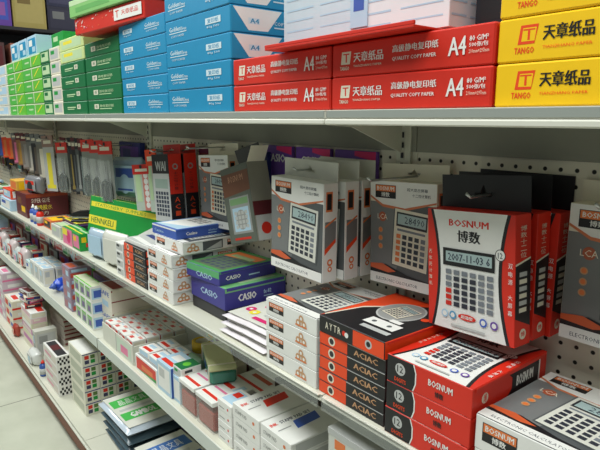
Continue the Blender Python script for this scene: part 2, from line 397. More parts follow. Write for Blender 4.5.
def node_mat(name, rough, build):
    m = bpy.data.materials.new(name); m.use_nodes = True; nt = m.node_tree; b = nt.nodes['Principled BSDF']
    b.inputs['Roughness'].default_value = rough; build(nt, b); return m
def tiles(nt, b):
    N = nt.nodes.new; L = nt.links.new
    tc = N('ShaderNodeTexCoord'); br = N('ShaderNodeTexBrick'); br.offset = 0
    br.inputs['Scale'].default_value = 1; br.inputs['Brick Width'].default_value = .8; br.inputs['Row Height'].default_value = .8
    br.inputs['Mortar Size'].default_value = .003; br.inputs['Mortar Smooth'].default_value = .2
    mp = N('ShaderNodeMapping'); mp.inputs['Location'].default_value = (.186, .1, 0); L(tc.outputs['Object'], mp.inputs['Vector']); L(mp.outputs['Vector'], br.inputs['Vector'])
    n = N('ShaderNodeTexNoise'); n.inputs['Scale'].default_value = 9; n.inputs['Detail'].default_value = 6; L(tc.outputs['Object'], n.inputs['Vector'])
    r = N('ShaderNodeValToRGB'); r.color_ramp.elements[0].color = lin((186,190,172))+(1,); r.color_ramp.elements[1].color = lin((200,203,186))+(1,)
    r.color_ramp.elements[0].position = .3; r.color_ramp.elements[1].position = .7
    L(n.outputs['Fac'], r.inputs['Fac']); L(r.outputs['Color'], br.inputs['Color1']); L(r.outputs['Color'], br.inputs['Color2'])
    br.inputs['Mortar'].default_value = lin((112,112,100))+(1,); L(br.outputs['Color'], b.inputs['Base Color'])
def pegs(nt, b):
    N = nt.nodes.new; L = nt.links.new
    tc = N('ShaderNodeTexCoord'); sp = N('ShaderNodeSeparateXYZ'); L(tc.outputs['Object'], sp.inputs[0])
    def cell(sock, o):
        p = N('ShaderNodeMath'); p.inputs[1].default_value = o; L(sock, p.inputs[0]); sock = p.outputs[0]
        d = N('ShaderNodeMath'); d.operation = 'DIVIDE'; d.inputs[1].default_value = .025; L(sock, d.inputs[0])
        f = N('ShaderNodeMath'); f.operation = 'FRACT'; L(d.outputs[0], f.inputs[0])
        s = N('ShaderNodeMath'); s.operation = 'SUBTRACT'; s.inputs[1].default_value = .5; L(f.outputs[0], s.inputs[0])
        q = N('ShaderNodeMath'); q.operation = 'MULTIPLY'; L(s.outputs[0], q.inputs[0]); L(s.outputs[0], q.inputs[1]); return q
    a, c = cell(sp.outputs['X'], -.0025), cell(sp.outputs['Z'], .0057)
    ad = N('ShaderNodeMath'); L(a.outputs[0], ad.inputs[0]); L(c.outputs[0], ad.inputs[1])
    mr = N('ShaderNodeMapRange'); mr.inputs['From Min'].default_value = .013; mr.inputs['From Max'].default_value = .024; L(ad.outputs[0], mr.inputs['Value'])
    mx = N('ShaderNodeMix'); mx.data_type = 'RGBA'; mx.inputs['A'].default_value = lin((20,20,18))+(1,); mx.inputs['B'].default_value = lin((224,219,202))+(1,)
    L(mr.outputs['Result'], mx.inputs['Factor']); L(mx.outputs['Result'], b.inputs['Base Color'])
SHELF = mat((206,206,190), .35, .5, 0, None, 0, .03); LIP = mat((214,214,202), .3, .5, 0, None, 0, .02)
PEGM = node_mat('pegboard_holes', .5, pegs); KICK = mat((120,72,52), .6)

def slab(name, x0, y0, z0, x1, y1, z1, m, label=None):
    M = Mesh(); M.box(x0, y0, z0+ZC, x1, y1, z1+ZC, m, .001); o = M.build(name); o['kind'] = 'structure'; return o
fl = Mesh(); fl.face([(-7,-2.2,0),(1.6,-2.2,0),(1.6,3.2,0),(-7,3.2,0)], node_mat('floor_tiles', .28, tiles)); fl.build('floor')['kind'] = 'structure'
slab('wall_back', -7, 3.2, FL, 1.6, 3.3, 1.9, mat((96,100,108), .8)); slab('wall_end', -7.1, -2.2, FL, -7, 3.2, 1.9, mat((60,62,70), .8))
for o in bpy.data.objects:
    if o.name == 'wall_end': pass

# the long shelving run: one thing, its boards, back panels, posts and brackets are parts
gon = empty('store_shelving'); put(gon, -2.5, .75, FL)
tag(gon, 'long off-white metal store shelving with perforated back panels and four tiers', 'shelving')
def gpart(M, name):
    o = M.build(name, gon); o.matrix_parent_inverse = Matrix.Translation((2.5, -.75, 0)); return o
for k in range(5):
    x1, x0 = JO[k]-.001, JO[k+1]+.001
    for S, yb in ((S1, .844), (S2, .844), (S3, .844), (S4, .844)):
        e = EDGE[S]; z = S+ZC; M = Mesh()
        M.box(x0, e, z-.003, x1, yb, z, SHELF, .0005)               # deck
        lo = .0125 if S == S2 else .003                                  # the second shelf has a shallower nose
        M.box(x0, e, z-.016+lo*.8, x1, e+.004, z-.0005, LIP, .001)   # upright front face
        M.box(x0, e-.004, z-.027+lo*1.2, x1, e+.004, z-.0165+lo*.8, LIP, .002)   # rolled bottom bead
        M.box(x0, e+.003, z-.027+lo*1.2, x1, e+.02, z-.024+lo*1.2, SHELF, .0005)
        if S == S1: M.box(x0, e+.12, z-.012, x1, e+.15, z-.0035, SHELF, .001)   # stiffening rib below
        bd = gpart(M, 'shelf_board')
        def onb(q, n): o = q.build(n, bd); o.matrix_parent_inverse = Matrix(); return o
        if S == S1: q = Mesh(); q.box(x0+.002, e-.0012, z-.012, x1-.002, e-.0002, z-.001, mat((150,156,150), .3, .5, 0, None, 0, .02), .0003); onb(q, 'price_channel')
        if S in (S2, S3):
            q = Mesh(); q.box(x0+.004, e-.0075, z-(.024 if S == S2 else .036), x1-.004, e-.0055, z+.002, mat((225,232,226), .12, .6, 0, .13 if S == S2 else .7, 0, 0), .0004)
            q.box(x0+.004, e-.0065, z-.001, x1-.004, e-.001, z+.0005, LIP, .0002)
            onb(q, 'price_rail')
    M = Mesh(); M.box(x0, PEG-.004, -.064+ZC, x1, PEG-.0005, S1-.004+ZC, mat((140,140,128), .5, .5, 0, None, 0, .03), .0005); gpart(M, 'back_rail')  # plain rail under the top deck; its grey is shelf paint with shade coloured in
    M = Mesh(); M.box(x0, PEG, S4+ZC, x1, PEG+.006, S1-.004+ZC, PEGM, .0005); gpart(M, 'pegboard_panel')
    M = Mesh(); M.box(x0, EDGE[S4]+.03, .002, x1, EDGE[S4]+.04, S4-.028+ZC, KICK, .001); M.box(x0, EDGE[S4]-.002, .045, x1, EDGE[S4]+.03, S4-.0275+ZC, KICK, .001); gpart(M, 'kick_plate')
for k, x in enumerate(JO):
    x -= .03
    M = Mesh(); M.box(x-.018, PEG-.008, .002, x+.018, PEG-.0005, S1-.006+ZC, SHELF, .001)
    for i in range(60): M.rect(Frame((x-.018, PEG-.008, .05), (.036,0,0), (0,0,1.19)), .4, i/60+.002, .6, i/60+.011, DARK)
    M.box(x-.018, PEG+.0065, .002, x+.018, PEG+.04, S1-.006+ZC, SHELF, .001)
    gpart(M, 'upright')
    for S in (S1, S2, S3):
        z = S+ZC-.0045; M = Mesh(); t = .0015
        prof = [(PEG-.014, z-.075), (PEG-.014, z), (EDGE[S]+.03, z), (EDGE[S]+.03, z-.02), (EDGE[S]+.09, z-.024)]
        a = [(x-t, p, q) for p, q in prof]; b = [(x+t, p, q) for p, q in prof]; n = len(prof)
        M.face(a, SHELF); M.face(b[::-1], SHELF)
        for i in range(n): j = (i+1) % n; M.face([a[i], b[i], b[j], a[j]], SHELF)
        gpart(M, 'bracket')

# ------------------------------------------------------------------ top shelf: paper
def S(key, mk, n, xl, w, y, z, h, desc, where, cat, group, jit=.0015, rz=0): return stack(key, mk, n, xl+w/2, y, z, h, desc, where, cat, group, jit, rz)
W = .295
S('ry', lambda: ream(YELLOW, yel_front), 3, -.392, W, .622, S1, .0508, 'yellow paper ream with black characters', 'at the shelf end', 'paper ream', 'yellow paper reams', .001)
S('rr', lambda: ream(REDD, red_front), 2, -.690, W, .620, S1, .0508, 'red A4 paper ream', 'of the pair beside the yellow reams', 'paper ream', 'red paper reams', .001)
S('rr', None, 2, -.989, W, .620, S1, .0508, 'red A4 paper ream', 'of the pair beside the blue reams', 'paper ream', 'red paper reams', .001)
S('rb', lambda: ream(BLUE, blue_front, blue_end, h=.0525), 6, -1.292, W, .620, S1, .0525, 'blue paper ream', 'of the tall stack beside the red reams', 'paper ream', 'blue paper reams')
S('rb2', lambda: ream(BLUE, lambda M, f: blue_front(M, f, True), blue_end, h=.0475), 5, -1.594, W, .622, S1, .0475, 'blue paper ream', 'of the stack beside the green reams', 'paper ream', 'blue paper reams')
S('rg', lambda: ream(GREEN, green_front, h=.0440), 5, -1.905, W, .624, S1, .0440, 'dark green paper ream', 'of the stack touching the blue reams', 'paper ream', 'green paper reams')
S('rg2', lambda: ream(GREEN, green_front2, w=.265, h=.0440), 4, -2.185, .265, .624, S1, .0440, 'dark green paper ream', 'of the shorter green stack', 'paper ream', 'green paper reams')
zt = S('rp', lambda: ream(mat((206,222,150)), small_face([PALEG, YEL2]), w=.265, h=.041), 2, -2.185, .265, .628, S1+.18, .041, 'pale yellow-green paper pack', 'on top of the dark green reams', 'paper pack', 'pale packs on the green reams')
mk = lambda c, p: (lambda: ream(c, small_face(p), w=.125, h=.049))
S('c1', mk(CREAM, [LGREY, GREEN2]), 5, -2.320, .125, .626, S1, .049, 'white narrow paper pack', 'beside the dark green reams', 'paper pack', 'narrow packs')
S('c2', mk(GREEN, [PALEG, GREEN]), 5, -2.450, .125, .626, S1, .049, 'green and white narrow paper pack', 'of the stack beside the lime packs', 'paper pack', 'narrow packs')
S('ld', lambda: ream(LIME, lime_front, w=.31, h=.049), 5, -2.775, .31, .63, S1, .049, 'lime green paper pack', 'of the nearer lime stack', 'paper pack', 'lime packs')
S('ld', None, 5, -3.095, .31, .63, S1, .049, 'lime green paper pack', 'of the farther lime stack', 'paper pack', 'lime packs')
S('le', lambda: ream(OFFW, small_face([PALEB, CREAM]), w=.29, h=.049), 5, -3.41, .29, .63, S1, .049, 'whitish paper pack', 'of the pale stack beyond the lime packs', 'paper pack', 'pale packs beyond the lime ones')
S('lf', lambda: carton(.14, .15, .085, PALEB, 'tissue_box', None, small_face([BLUE, WHITE, PALEB]), small_face([PALEB]), None), 1, -3.06, .14, .65, S1+.2495, .085, 'blue and white cloud-pattern box', 'farthest on the lime packs', 'box', 'blue boxes on the lime packs')
S('lf', None, 1, -2.90, .14, .65, S1+.2495, .085, 'blue and white cloud-pattern box', 'between its two twins on the lime packs', 'box', 'blue boxes on the lime packs')
S('lf', None, 1, -2.73, .14, .65, S1+.2495, .085, 'blue and white cloud-pattern box', 'nearest on the lime packs', 'box', 'blue boxes on the lime packs')
S('lg', lambda: carton(.15, .16, .06, GREEN2, 'small_green_box', None, small_face([GREEN2, PALEG]), None, None), 1, -2.40, .15, .66, S1+.2495, .06, 'bright green box with pale mark', 'on the narrow packs', 'box', None)
# large reams lying across the green and blue stacks
def torn(M, f):
    r = random.Random(5)
    for k in range(46):
        u = r.random()**1.6*.62; v = r.uniform(.06, .86); M.poly(f, [(u,v),(u+r.uniform(.006,.03),v+r.uniform(-.04,.1)),(u+r.uniform(-.004,.02),v+r.uniform(.04,.12))], [WHITE, CREAM, PINK, ORNG2][k % 4])
    M.rect(f, .62, .2, .98, .86, WHITE); M.text(f, '天章纸品', .72, .42, .94, .72, RED); M.text(f, 'T', .64, .35, .69, .75, RED)
o = ream(REDD, torn, None, None, w=.44, d=.20, h=.05)
put(o, -1.625, .60, .2525, 5); tag(o, 'long red ream with torn speckled wrapper on the green and blue reams', 'paper ream', 'large reams on top')
o = ream(mat((130,190,110)), lambda M, f: (M.rect(f, 0, .7, 1, 1, PALEG), M.rect(f, .1, .2, .6, .5, mat((100,170,90)))), small_face([PALEG]), None, w=.46, d=.21, h=.05)
put(o, -1.63, .592, .304, 5); tag(o, 'long pale green ream above the torn red ream', 'paper ream', 'large reams on top')
# red sheet cover over the edge, white cartons on the reams
M = Mesh(); M.box(-.169, 0, 0, .169, .17, .0035, REDD, .0008); M.box(-.169, 0, .0036, .169, .004, .009, REDD, .0008)
o = M.build('red_folder'); put(o, -.664, .588, S1+.1045, 0, 0, 0); tag(o, 'flat red folder sticking out over the red reams', 'folder')
def wbox(M, f):
    for k in range(7): M.rect(f, .05, .1+.12*k, .45, .12+.12*k, PALEB); M.rect(f, .55, .1+.12*k, .95, .115+.12*k, PALEB)
o = carton(.20, .09, .16, mat((222,228,232)), 'white_carton', None, wbox, wbox, None); put(o, -.605, .675, S1+.1145); tag(o, 'large white carton with faint blue writing on the red reams', 'carton', 'white cartons on the reams')
q = Mesh(); q.box(-.02, -.002, .02, .02, -.0003, .15, PALEB, .0003); q.rect(Frame((-.02,-.002,.02),(.04,0,0),(0,0,.13)), .2, .2, .8, .35, BLUE2); q.disc(Frame((-.02,-.002,.02),(.04,0,0),(0,0,.13)), .5, .7, .3, BLUE); lb = q.build('paper_label', o); lb.location = (-.079, 0, 0); lb['label'] = 'blue paper label'
o = carton(.2, .15, .16, mat((196,214,224)), 'white_carton', None, wbox, wbox, None); put(o, -.81, .69, S1+.1145); tag(o, 'pale blue-white carton behind the red folder and blue reams', 'carton', 'white cartons on the reams')
o = carton(.085, .12, .12, mat((20,24,34)), 'dark_box', None, small_face([BLACK, DARK, GREY]), small_face([BLACK]), None); put(o, -.437, .70, S1+.1045); tag(o, 'dark blue box between white carton and yellow reams', 'box')

# ------------------------------------------------------------------ second shelf: boxed calculators
S('lwb', lambda: carton(.165, .2, .0495, WHITE, 'calculator_box', None, side_white, end_white, art_white, flap=WHITE), 2, -.382, .165, .612, S2, .0495, 'large white calculator box lying flat', 'of the pair beside the red boxes', 'calculator box', 'flat white calculator boxes, right stack', .001)
S('lr', lay_red, 3, -.541, .153, .608, S2, .0438, 'red calculator box lying flat', 'below the hanging red boxes', 'calculator box', 'flat red calculator boxes', .001)
zt = S('lk', lay_black, 5, -.708, .16, .613, S2, .0228, 'black and orange calculator box', 'between white and red boxes', 'calculator box', 'flat black calculator boxes', .001)
o = lid_black(); put(o, -.627, .611, zt, -1); tag(o, 'wide black and orange calculator box with silver oval, on top of the thin black ones', 'calculator box', 'flat black calculator boxes')
S('lw', lay_white, 4, -.871, .158, .610, S2, .0335, 'white calculator box lying flat', 'beside the black and orange ones', 'calculator box', 'flat white calculator boxes, middle stack', .001)
zt = S('lw', None, 4, -1.458, .158, .612, S2, .0335, 'white calculator box lying flat', 'of the stack under the blue box', 'calculator box', 'flat white calculator boxes, far stack', .003)
def bb_f(M, f): M.rect(f, 0, .85, 1, 1, WHITE); M.text(f, 'Casino', .1, .3, .5, .6, PALEB)
def bb_r(M, f): M.text(f, 'Casino', .16, .3, .36, .65, WHITE, .02); M.text(f, 'calculator', .55, .45, .72, .65, PALEB); M.rect(f, .55, .2, .7, .3, PALEB)
def bb_t(M, f): M.rect(f, .04, .04, .96, .96, PALEB); M.poly(f, [(.1,.1),(.9,.3),(.9,.9),(.1,.7)], WHITE); M.grid(f, .2, .5, .8, .9, 3, 4, GREY)
o = inst('lw', None); put(o, -1.365, .636, zt, 2); tag(o, 'white calculator box just under the blue box, set back from the four below', 'calculator box', 'flat white calculator boxes, far stack'); zt += .0345
o = carton(.14, .18, .028, BLUE2, 'slim_blue_box', None, bb_f, bb_r, bb_t, flap=BLUE2); put(o, -1.395, .638, zt, 2); tag(o, 'blue box with white lid on the far stack of white calculator boxes', 'box')
zt = S('lk', None, 5, -1.635, .16, .613, S2, .0228, 'black and orange calculator box', 'of the far stack', 'calculator box', 'flat black calculator boxes, far stack', .002)
def soft_top(M, f):
    M.rect(f, 0, 0, 1, 1, LGREY)
    for k in range(4): M.poly(f, [(.05,.1+.22*k),(.9,.02+.22*k),(.95,.10+.22*k),(.1,.2+.22*k)], [WHITE, NAVY, CREAM, INKT][k])
o = carton(.165, .2, .012, WHITE, 'calculator_leaflet_box', None, None, None, soft_top); put(o, -1.555, .62, zt, 1); tag(o, 'thin white striped box on the far black and orange stack', 'box')
# the blue-violet boxed calculators
def cas_f(M, f): M.text(f, 'CASIO', .3, .35, .8, .65, PALEB, .02)
def cas_r(M, f):
    M.rect(f, 0, .8, 1, 1, mat((120,190,120))); M.text(f, 'CASIO', .2, .28, .5, .62, WHITE, .025); M.text(f, 'fx-82', .62, .4, .75, .6, PALEB); M.rect(f, .62, .25, .78, .3, PALEB)
def cas_t(M, f): M.rect(f, 0, 0, 1, 1, mat((120,190,120))); M.rect(f, .1, .3, .9, .9, PALEG)
def gad_t(M, f):
    M.rect(f, 0, 0, 1, 1, mat((70,150,80))); M.rect(f, .06, .08, .94, .92, mat((90,110,80))); M.poly(f, [(.1,.6),(.9,.7),(.9,.9),(.1,.9)], ORNG2)
    M.grid(f, .12, .12, .88, .62, 5, 5, mat((60,70,90)), .3); M.rect(f, .2, .66, .8, .78, mat((150,170,120)))
o = carton(.168, .175, .03, BLACK, 'flat_black_box', None, small_face([DARK]), lambda M, f: M.text(f, 'MS-120', .2, .3, .4, .7, GREY), None); put(o, -1.192, .657, S2+.0006, 0); tag(o, 'black box at the bottom under the two blue calculator boxes', 'calculator box', 'blue and black boxes stack')
o = carton(.172, .185, .055, INDIGO, 'calculator_box', None, cas_f, cas_r, cas_t, flap=INDIGO); put(o, -1.192, .655, S2+.0312, 0); tag(o, 'deep blue calculator box under the green-topped one', 'calculator box', 'blue and black boxes stack')
o = carton(.15, .18, .036, INDIGO, 'calculator_box', None, lambda M, f: (M.rect(f, 0, .5, 1, 1, mat((90,170,110))), M.text(f, 'CASIO', .3, .2, .8, .6, PALEB)), lambda M, f: (M.rect(f, 0, .85, 1, 1, mat((90,170,110))), M.text(f, 'CASIO', .1, .3, .36, .6, WHITE, .02), M.rect(f, .5, .3, .7, .4, PALEB)), gad_t, flap=INDIGO)
put(o, -1.205, .650, S2+.087, 4); tag(o, 'green-topped blue box with calculator picture, on top of the deep blue box', 'calculator box', 'blue and black boxes stack')
# ------------------------------------------------------------------ goods hanging on the perforated panel
def hook(x, y0, z, what):
    def mk():
        M = Mesh(); M.tube([(0, PEG-.001, 0), (0, .70, 0), (0, .69, .006)], .0022, STEEL); o = M.build('peg_hook')
        q = Mesh(); q.box(-.012, PEG-.004, -.012, .012, PEG-.0012, .012, STEEL, .0006); q.build('back_plate', o); return o
    o = inst('hook', mk); put(o, x, 0, z); tag(o, 'metal wire hook holding %s' % what, 'hook', 'peg hooks'); return o
def hang(key, mk, xs, ys, z, ry, labels, cat, group, hk=None, hz=None, rz=0):
    for x, y, r, lb in zip(xs, ys, ry, labels):
        o = inst(key, mk); put(o, x, y, z, rz if y < .73 else 0, r); tag(o, lb, cat, group)
    if hk: hook(xs[0]+.0, 0, hz, hk)
hang('hr', hang_red, [-.470, -.472, -.466], [.716, .7635, .8045], -.334, [-4, -2, 0],
     ['red and white calculator box hanging by its black tab, front one of three', 'red calculator box hanging, middle one of three', 'red calculator box hanging, rear one against the panel'],
     'calculator box', 'hanging red calculator boxes', 'the red calculator boxes', -.115, -4)
hang('hw', hang_white, [-.881, -.866, -.866], [.695, .741, .787], -.323, [1, 0, 0],
     ['white and grey calculator box hanging, front one of three', 'white and grey calculator box hanging, middle one of three', 'white and grey calculator box hanging, rear one of three'],
     'calculator box', 'hanging white calculator boxes', 'the three white calculator boxes', -.105)
hang('hc', hang_warm, [-.672], [.79], -.322, [-2], ['cream and grey calculator box hanging left of the red boxes'], 'calculator box', None, 'the cream calculator box', -.108)
hang('hc', None, [-.288], [.80], -.325, [0], ['cream and grey calculator box hanging alone right of the red boxes'], 'calculator box', None, 'the calculator box nearest the shelf end', -.108)
hang('hc', None, [-1.345], [.775], -.306, [-3], ['cream and grey calculator box hanging between black-red and open grey boxes'], 'calculator box', None, 'the cream box beside black-red boxes', -.08)

# open grey-green box leaning with its flap up
def art_open(M, f):
    M.rect(f, 0, 0, 1, 1, mat((92,98,88))); M.poly(f, [(.0,.62),(1,.66),(1,.98),(0,.98)], mat((110,66,44)))
    M.text(f, 'BOSNUM', .25, .8, .8, .88, mat((190,140,110)), 0); M.rect(f, 0, .92, 1, .98, mat((92,98,88)))
    M.rect(f, .18, .12, .9, .6, GREY); M.rect(f, .2, .5, .86, .58, mat((120,160,110))); M.rect(f, .25, .15, .84, .46, PALEB); M.disc(f, .55, .3, .2, GREY); M.grid(f, .3, .18, .8, .42, 4, 4, LGREY); M.rect(f, .2, .04, .8, .07, REDD)
o = carton(.125, .06, .19, mat((100,104,96)), 'open_box', dict(R=mat((150,148,134))), art_open, lambda M, f: (M.rect(f, .05, .0, .95, .32, LGREY), M.rect(f, 0, .32, 1, .5, MAROON), M.disc(f, .5, .15, .25, REDD)), None)
q = Mesh(); q.box(-.055, -.001, 0, .055, .0008, .05, BLACK, .0003); t = q.build('top_flap', o); t.location = (0, .058, .188); t.rotation_euler = (.2, 0, 0); t['label'] = 'black raised flap'
q = Mesh(); q.box(-.0006, 0, 0, .0006, .05, .045, CREAM, .0003); t = q.build('side_flap', o); t.location = (.06, .003, .188); t.rotation_euler = (0, .7, 0); t['label'] = 'cream side flap sticking up'
put(o, -1.108, .715, -.30, 0, -14); tag(o, 'tilted grey-green calculator box with open flap sticking up', 'calculator box')
# dark pack behind it
o = carton(.2, .02, .165, NAVY, 'dark_pack', None, small_face([DARK, NAVY]), None, None); put(o, -1.25, .816, -.25, 0, 0); tag(o, 'dark navy box hanging behind the tilted open box', 'box')
# violet calculator packs
def art_violet(M, f): M.rect(f, .03, .03, .97, .97, PURPLE); M.text(f, 'CASIO', .15, .80, .8, .9, WHITE, .02); M.rect(f, .1, .08, .9, .6, mat((70,50,110))); M.grid(f, .18, .12, .82, .52, 4, 5, GREY); M.poly(f, [(.5,.95),(1,.9),(1,1),(.5,1)], MAG)
for x, y, lb in ((-1.125, .84, 'left one of three beside the dark box'), (-.985, .84, 'middle one behind the white boxes'), (-.845, .84, 'right one behind the white boxes')):
    o = inst('vio', lambda: carton(.125, .010, .2, PURPLE, 'violet_pack', None, art_violet, None, None)); put(o, x, y-.012, -.268); tag(o, 'violet calculator pack, %s' % lb, 'calculator pack', 'violet packs')
# black and red tall boxes
def art_wa(M, f):
    M.rect(f, 0, 0, 1, .72, LGREY); M.text(f, 'WAI', .2, .76, .85, .9, LGREY, .02); M.rect(f, .12, .5, .9, .64, mat((150,170,160))); M.grid(f, .1, .08, .92, .46, 5, 6, INKT, .25)
def side_wa(M, f):
    M.rect(f, 0, 0, 1, .42, BLACK); M.disc(f, .5, .82, .22, GREY); M.disc(f, .5, .82, .13, RED)
    for k, c in enumerate('十二位计算'): M.text(f, c, .35, .7-.055*k, .65, .74-.055*k, MAROON, 0)
    for k, c in enumerate('ACI'): M.text(f, c, .3, .3-.1*k, .7, .37-.1*k, ORANGE, .02)
for k, (x, y, lb) in enumerate(((-1.55, .712, 'nearest the aisle'), (-1.55, .762, 'behind its twin'))):
    o = inst('wa', lambda: carton(.115, .043, .205, BLACK, 'calculator_box', dict(R=RED), art_wa, side_wa, None, tab=(REDD, .03))); put(o, x, y, -.312, 0, -4); tag(o, 'tall black and red calculator box with white front, %s' % lb, 'calculator box', 'black and red hanging boxes')
hook(-1.58, 0, -.10, 'the tall black and red boxes')
o = carton(.08, .02, .15, mat((90,30,60)), 'dark_red_pack', None, small_face([MAROON, MAG]), small_face([PURPLE]), None); put(o, -1.475, .82, -.235); tag(o, 'dark plum box against the panel right of black and red boxes', 'box')

# blister cards
def card(w, h, head, body, name, draw=None, hh=.045, alpha=.35):
    M = Mesh(); M.box(-w/2, 0, 0, w/2, .0012, h, body, .0003)
    if draw: draw(M, Frame((-w/2, 0, 0), (w, 0, 0), (0, 0, h)))
    o = M.build(name)
    q = Mesh(); q.box(-w/2-.001, -.0016, h-hh, w/2+.001, .0026, h+.002, head, .0004); q.rect(Frame((-w/2,-.0016,h-hh),(w,0,0),(0,0,hh)), .15, .3, .85, .6, CREAM); q.disc(Frame((-w/2,-.0016,h-hh),(w,0,0),(0,0,hh)), .5, .82, .08, BLACK); q.build('header_card', o)
    return o
def scissor_pack():
    o = card(.09, .225, RED, mat((140,144,138)), 'scissors_pack', None, .045)
    b = Mesh()
    for s in (-1, 1):
        b.face([(s*.004-.005, -.004, .085), (s*.004+.005, -.004, .085), (s*.006+.001, -.004, .155), (s*.006-.001, -.004, .155)], STEEL)
        b.face([(s*.004-.005, -.0035, .085), (s*.006-.001, -.0035, .155), (s*.006+.001, -.0035, .155), (s*.004+.005, -.0035, .085)], STEEL)
    b.build('scissor_blade', o)
    for s in (-1, 1):
        g = Mesh(); g.tube([(s*.003, -.0055, .088)]+[(s*.017+.013*math.cos(a)*s*-1, -.0055, .045+.036*math.sin(a)) for a in [math.pi/2*.8+2*math.pi*i/14 for i in range(15)]], .0045, mat((30,44,40)), 6); g.build('scissor_handle', o)
    v = Mesh(); v.box(-.04, -.0105, .008, .04, -.0095, .158, film((226,232,228), .10), .0003); v.build('clear_blister', o)
    return o
for x, y, lb in ((-2.232, .72, 'leftmost of four with red header'), (-2.115, .715, 'second from the left, red header'), (-2.01, .712, 'third from the left, red header')):
    o = inst('sci', scissor_pack); put(o, x, y, -.31, 12, -3); tag(o, 'pack of dark-handled scissors hanging, %s' % lb, 'scissors pack', 'hanging scissors packs')
o = inst('sci', None); put(o, -2.62, .73, -.335, 14, -3); tag(o, 'pack of scissors hanging between rulers and cutters, red header', 'scissors pack', 'hanging scissors packs')
for x in (-2.2, -2.02, -2.6): hook(x, 0, -.10, {-2.2: 'the first scissors packs', -2.02: 'the nearer scissors packs', -2.6: 'the lone far scissors pack'}[x])
def slim(name, w, h, body, head, stripe):
    h *= 1.12; o = card(w, h, head, body, name, lambda M, f: (M.rect(f, .3, .05, .7, .7, stripe), M.rect(f, .1, .05, .9, .12, stripe)), h*.2); return o
row = [(-2.86, 'k1', LGREY, mat((150,120,110)), YEL2, .10, .24, 'silver cutter pack with yellow foot'), (-2.50, 'k2', DARK, BLACK, mat((140,120,60)), .03, .21, 'black knife pack right of the lone scissors'),
       (-2.455, 'k3', BLACK, MAROON, DGREY, .03, .215, 'black knife pack with maroon head'), (-2.41, 'k4', DGREY, BLACK, GREY, .03, .2, 'dark grey ruler pack'), (-2.365, 'k5', BLACK, MAROON, mat((60,80,80)), .03, .21, 'black ruler pack beside the red-headed scissors'),
       (-2.99, 'k6', mat((120,116,108)), MGREY, CREAM, .10, .2, 'grey brush pack with cream tip'), (-3.1, 'k7', DARK, MGREY, mat((100,90,80)), .09, .19, 'dark brush pack'), (-3.2, 'k8', MGREY, DGREY, LGREY, .09, .18, 'grey pen pack'),
       (-3.32, 'k9', mat((130,124,116)), MAROON, GREY, .10, .17, 'grey-brown pen pack'), (-3.44, 'ka', mat((150,110,70)), MAROON, mat((180,140,60)), .09, .16, 'ochre pen pack'), (-3.55, 'kb', mat((120,70,80)), MGREY, PINK, .09, .16, 'dull pink pen pack'),
       (-3.68, 'kc', ORANGE, CREAM, ORNG2, .085, .14, 'bright orange pack nearest of two'), (-3.84, 'kc', None, None, None, 0, .14, 'bright orange pack farther of two'), (-3.98, 'kd', mat((60,80,120)), DARK, BLUE2, .08, .14, 'blue marker pack beyond the orange ones'), (-4.12, 'kc2', mat((170,150,60)), DARK, ORANGE, .08, .13, 'yellowish pack at the far end')]
for x, k, b, h, s_, w_, hh, lb in row:
    o = inst(k, (lambda b=b, h=h, s_=s_, w_=w_, hh=hh: slim('blister_pack', w_, hh, b, h, s_))); put(o, x, .735, -.085-hh*1.12, 14, -3); tag(o, 'hanging %s' % lb, 'blister pack', 'hanging pens, cutters and rulers')
for x in (-2.86, -2.43, -3.2, -3.76): hook(x, 0, -.10, {-2.86: 'the silver cutter pack', -2.43: 'the black knife packs', -3.2: 'the grey pen packs', -3.76: 'the orange packs'}[x])
# soft pouches
def pouch(w, d, h, m, name='plastic_pouch', ins=None, seed=1, n=9):
    """soft filled bag, lying or standing, z=0 at its base"""
    r = random.Random(seed); M = Mesh(); vs, fs = [], []; N = n*2
    for j in range(n+1):
        t = -1+2*j/n
        for i in range(N):
            a = 2*math.pi*i/N; c, s = math.cos(a), math.sin(a)
            sq = lambda v, e: math.copysign(abs(v)**e, v)
            k = (1-abs(t)**3.2)**.5 if abs(t) < 1 else .0
            k = .12+.88*k; q = 1+r.uniform(-.05, .05)
            vs.append((sq(c, .45)*w/2*(.9+.1*k)*q, d/2+sq(s, .6)*d/2*k*q, h/2+t*h/2))
    for j in range(n):
        for i in range(N): k = (i+1) % N; fs.append((j*N+i, j*N+k, (j+1)*N+k, (j+1)*N+i))
    fs.append(tuple(range(N))[::-1]); fs.append(tuple(n*N+i for i in range(N)))
    M.raw(vs, fs, m, True); o = M.build(name)
    if ins:
        q = Mesh(); q.box(-w*.36, -.0035, h*.16, w*.36, -.002, h*.8, ins[0], .0004); f = Frame((-w*.36, -.0035, h*.16), (w*.72, 0, 0), (0, 0, h*.64))
        q.rect(f, .1, .55, .9, .9, ins[1]); q.disc(f, .5, .3, .25, ins[2]); q.rect(f, .15, .05, .85, .12, ins[1]); q.build('paper_insert', o)
    return o
o = pouch(.2, .04, .15, mat((150,176,196), .2), 'stationery_bag', (PALEB, BLUE2, PALEB), 3); put(o, -1.965, .76, -.29, 10, -2); tag(o, 'pale blue and white plastic bag hanging beside the scissors', 'bag')
o = pouch(.12, .03, .13, mat((100,120,130), .2), 'stationery_bag', (GREY, NAVY, PALEB), 4); put(o, -1.80, .80, -.235, 0, 0); tag(o, 'grey-blue plastic bag hanging behind the bead card', 'bag')
o = carton(.2, .02, .12, NAVY, 'dark_blue_pack', None, small_face([PURPLE, NAVY]), None, None); put(o, -2.045, .812, -.21); tag(o, 'dark blue-violet box against the panel above the pale bag', 'box')
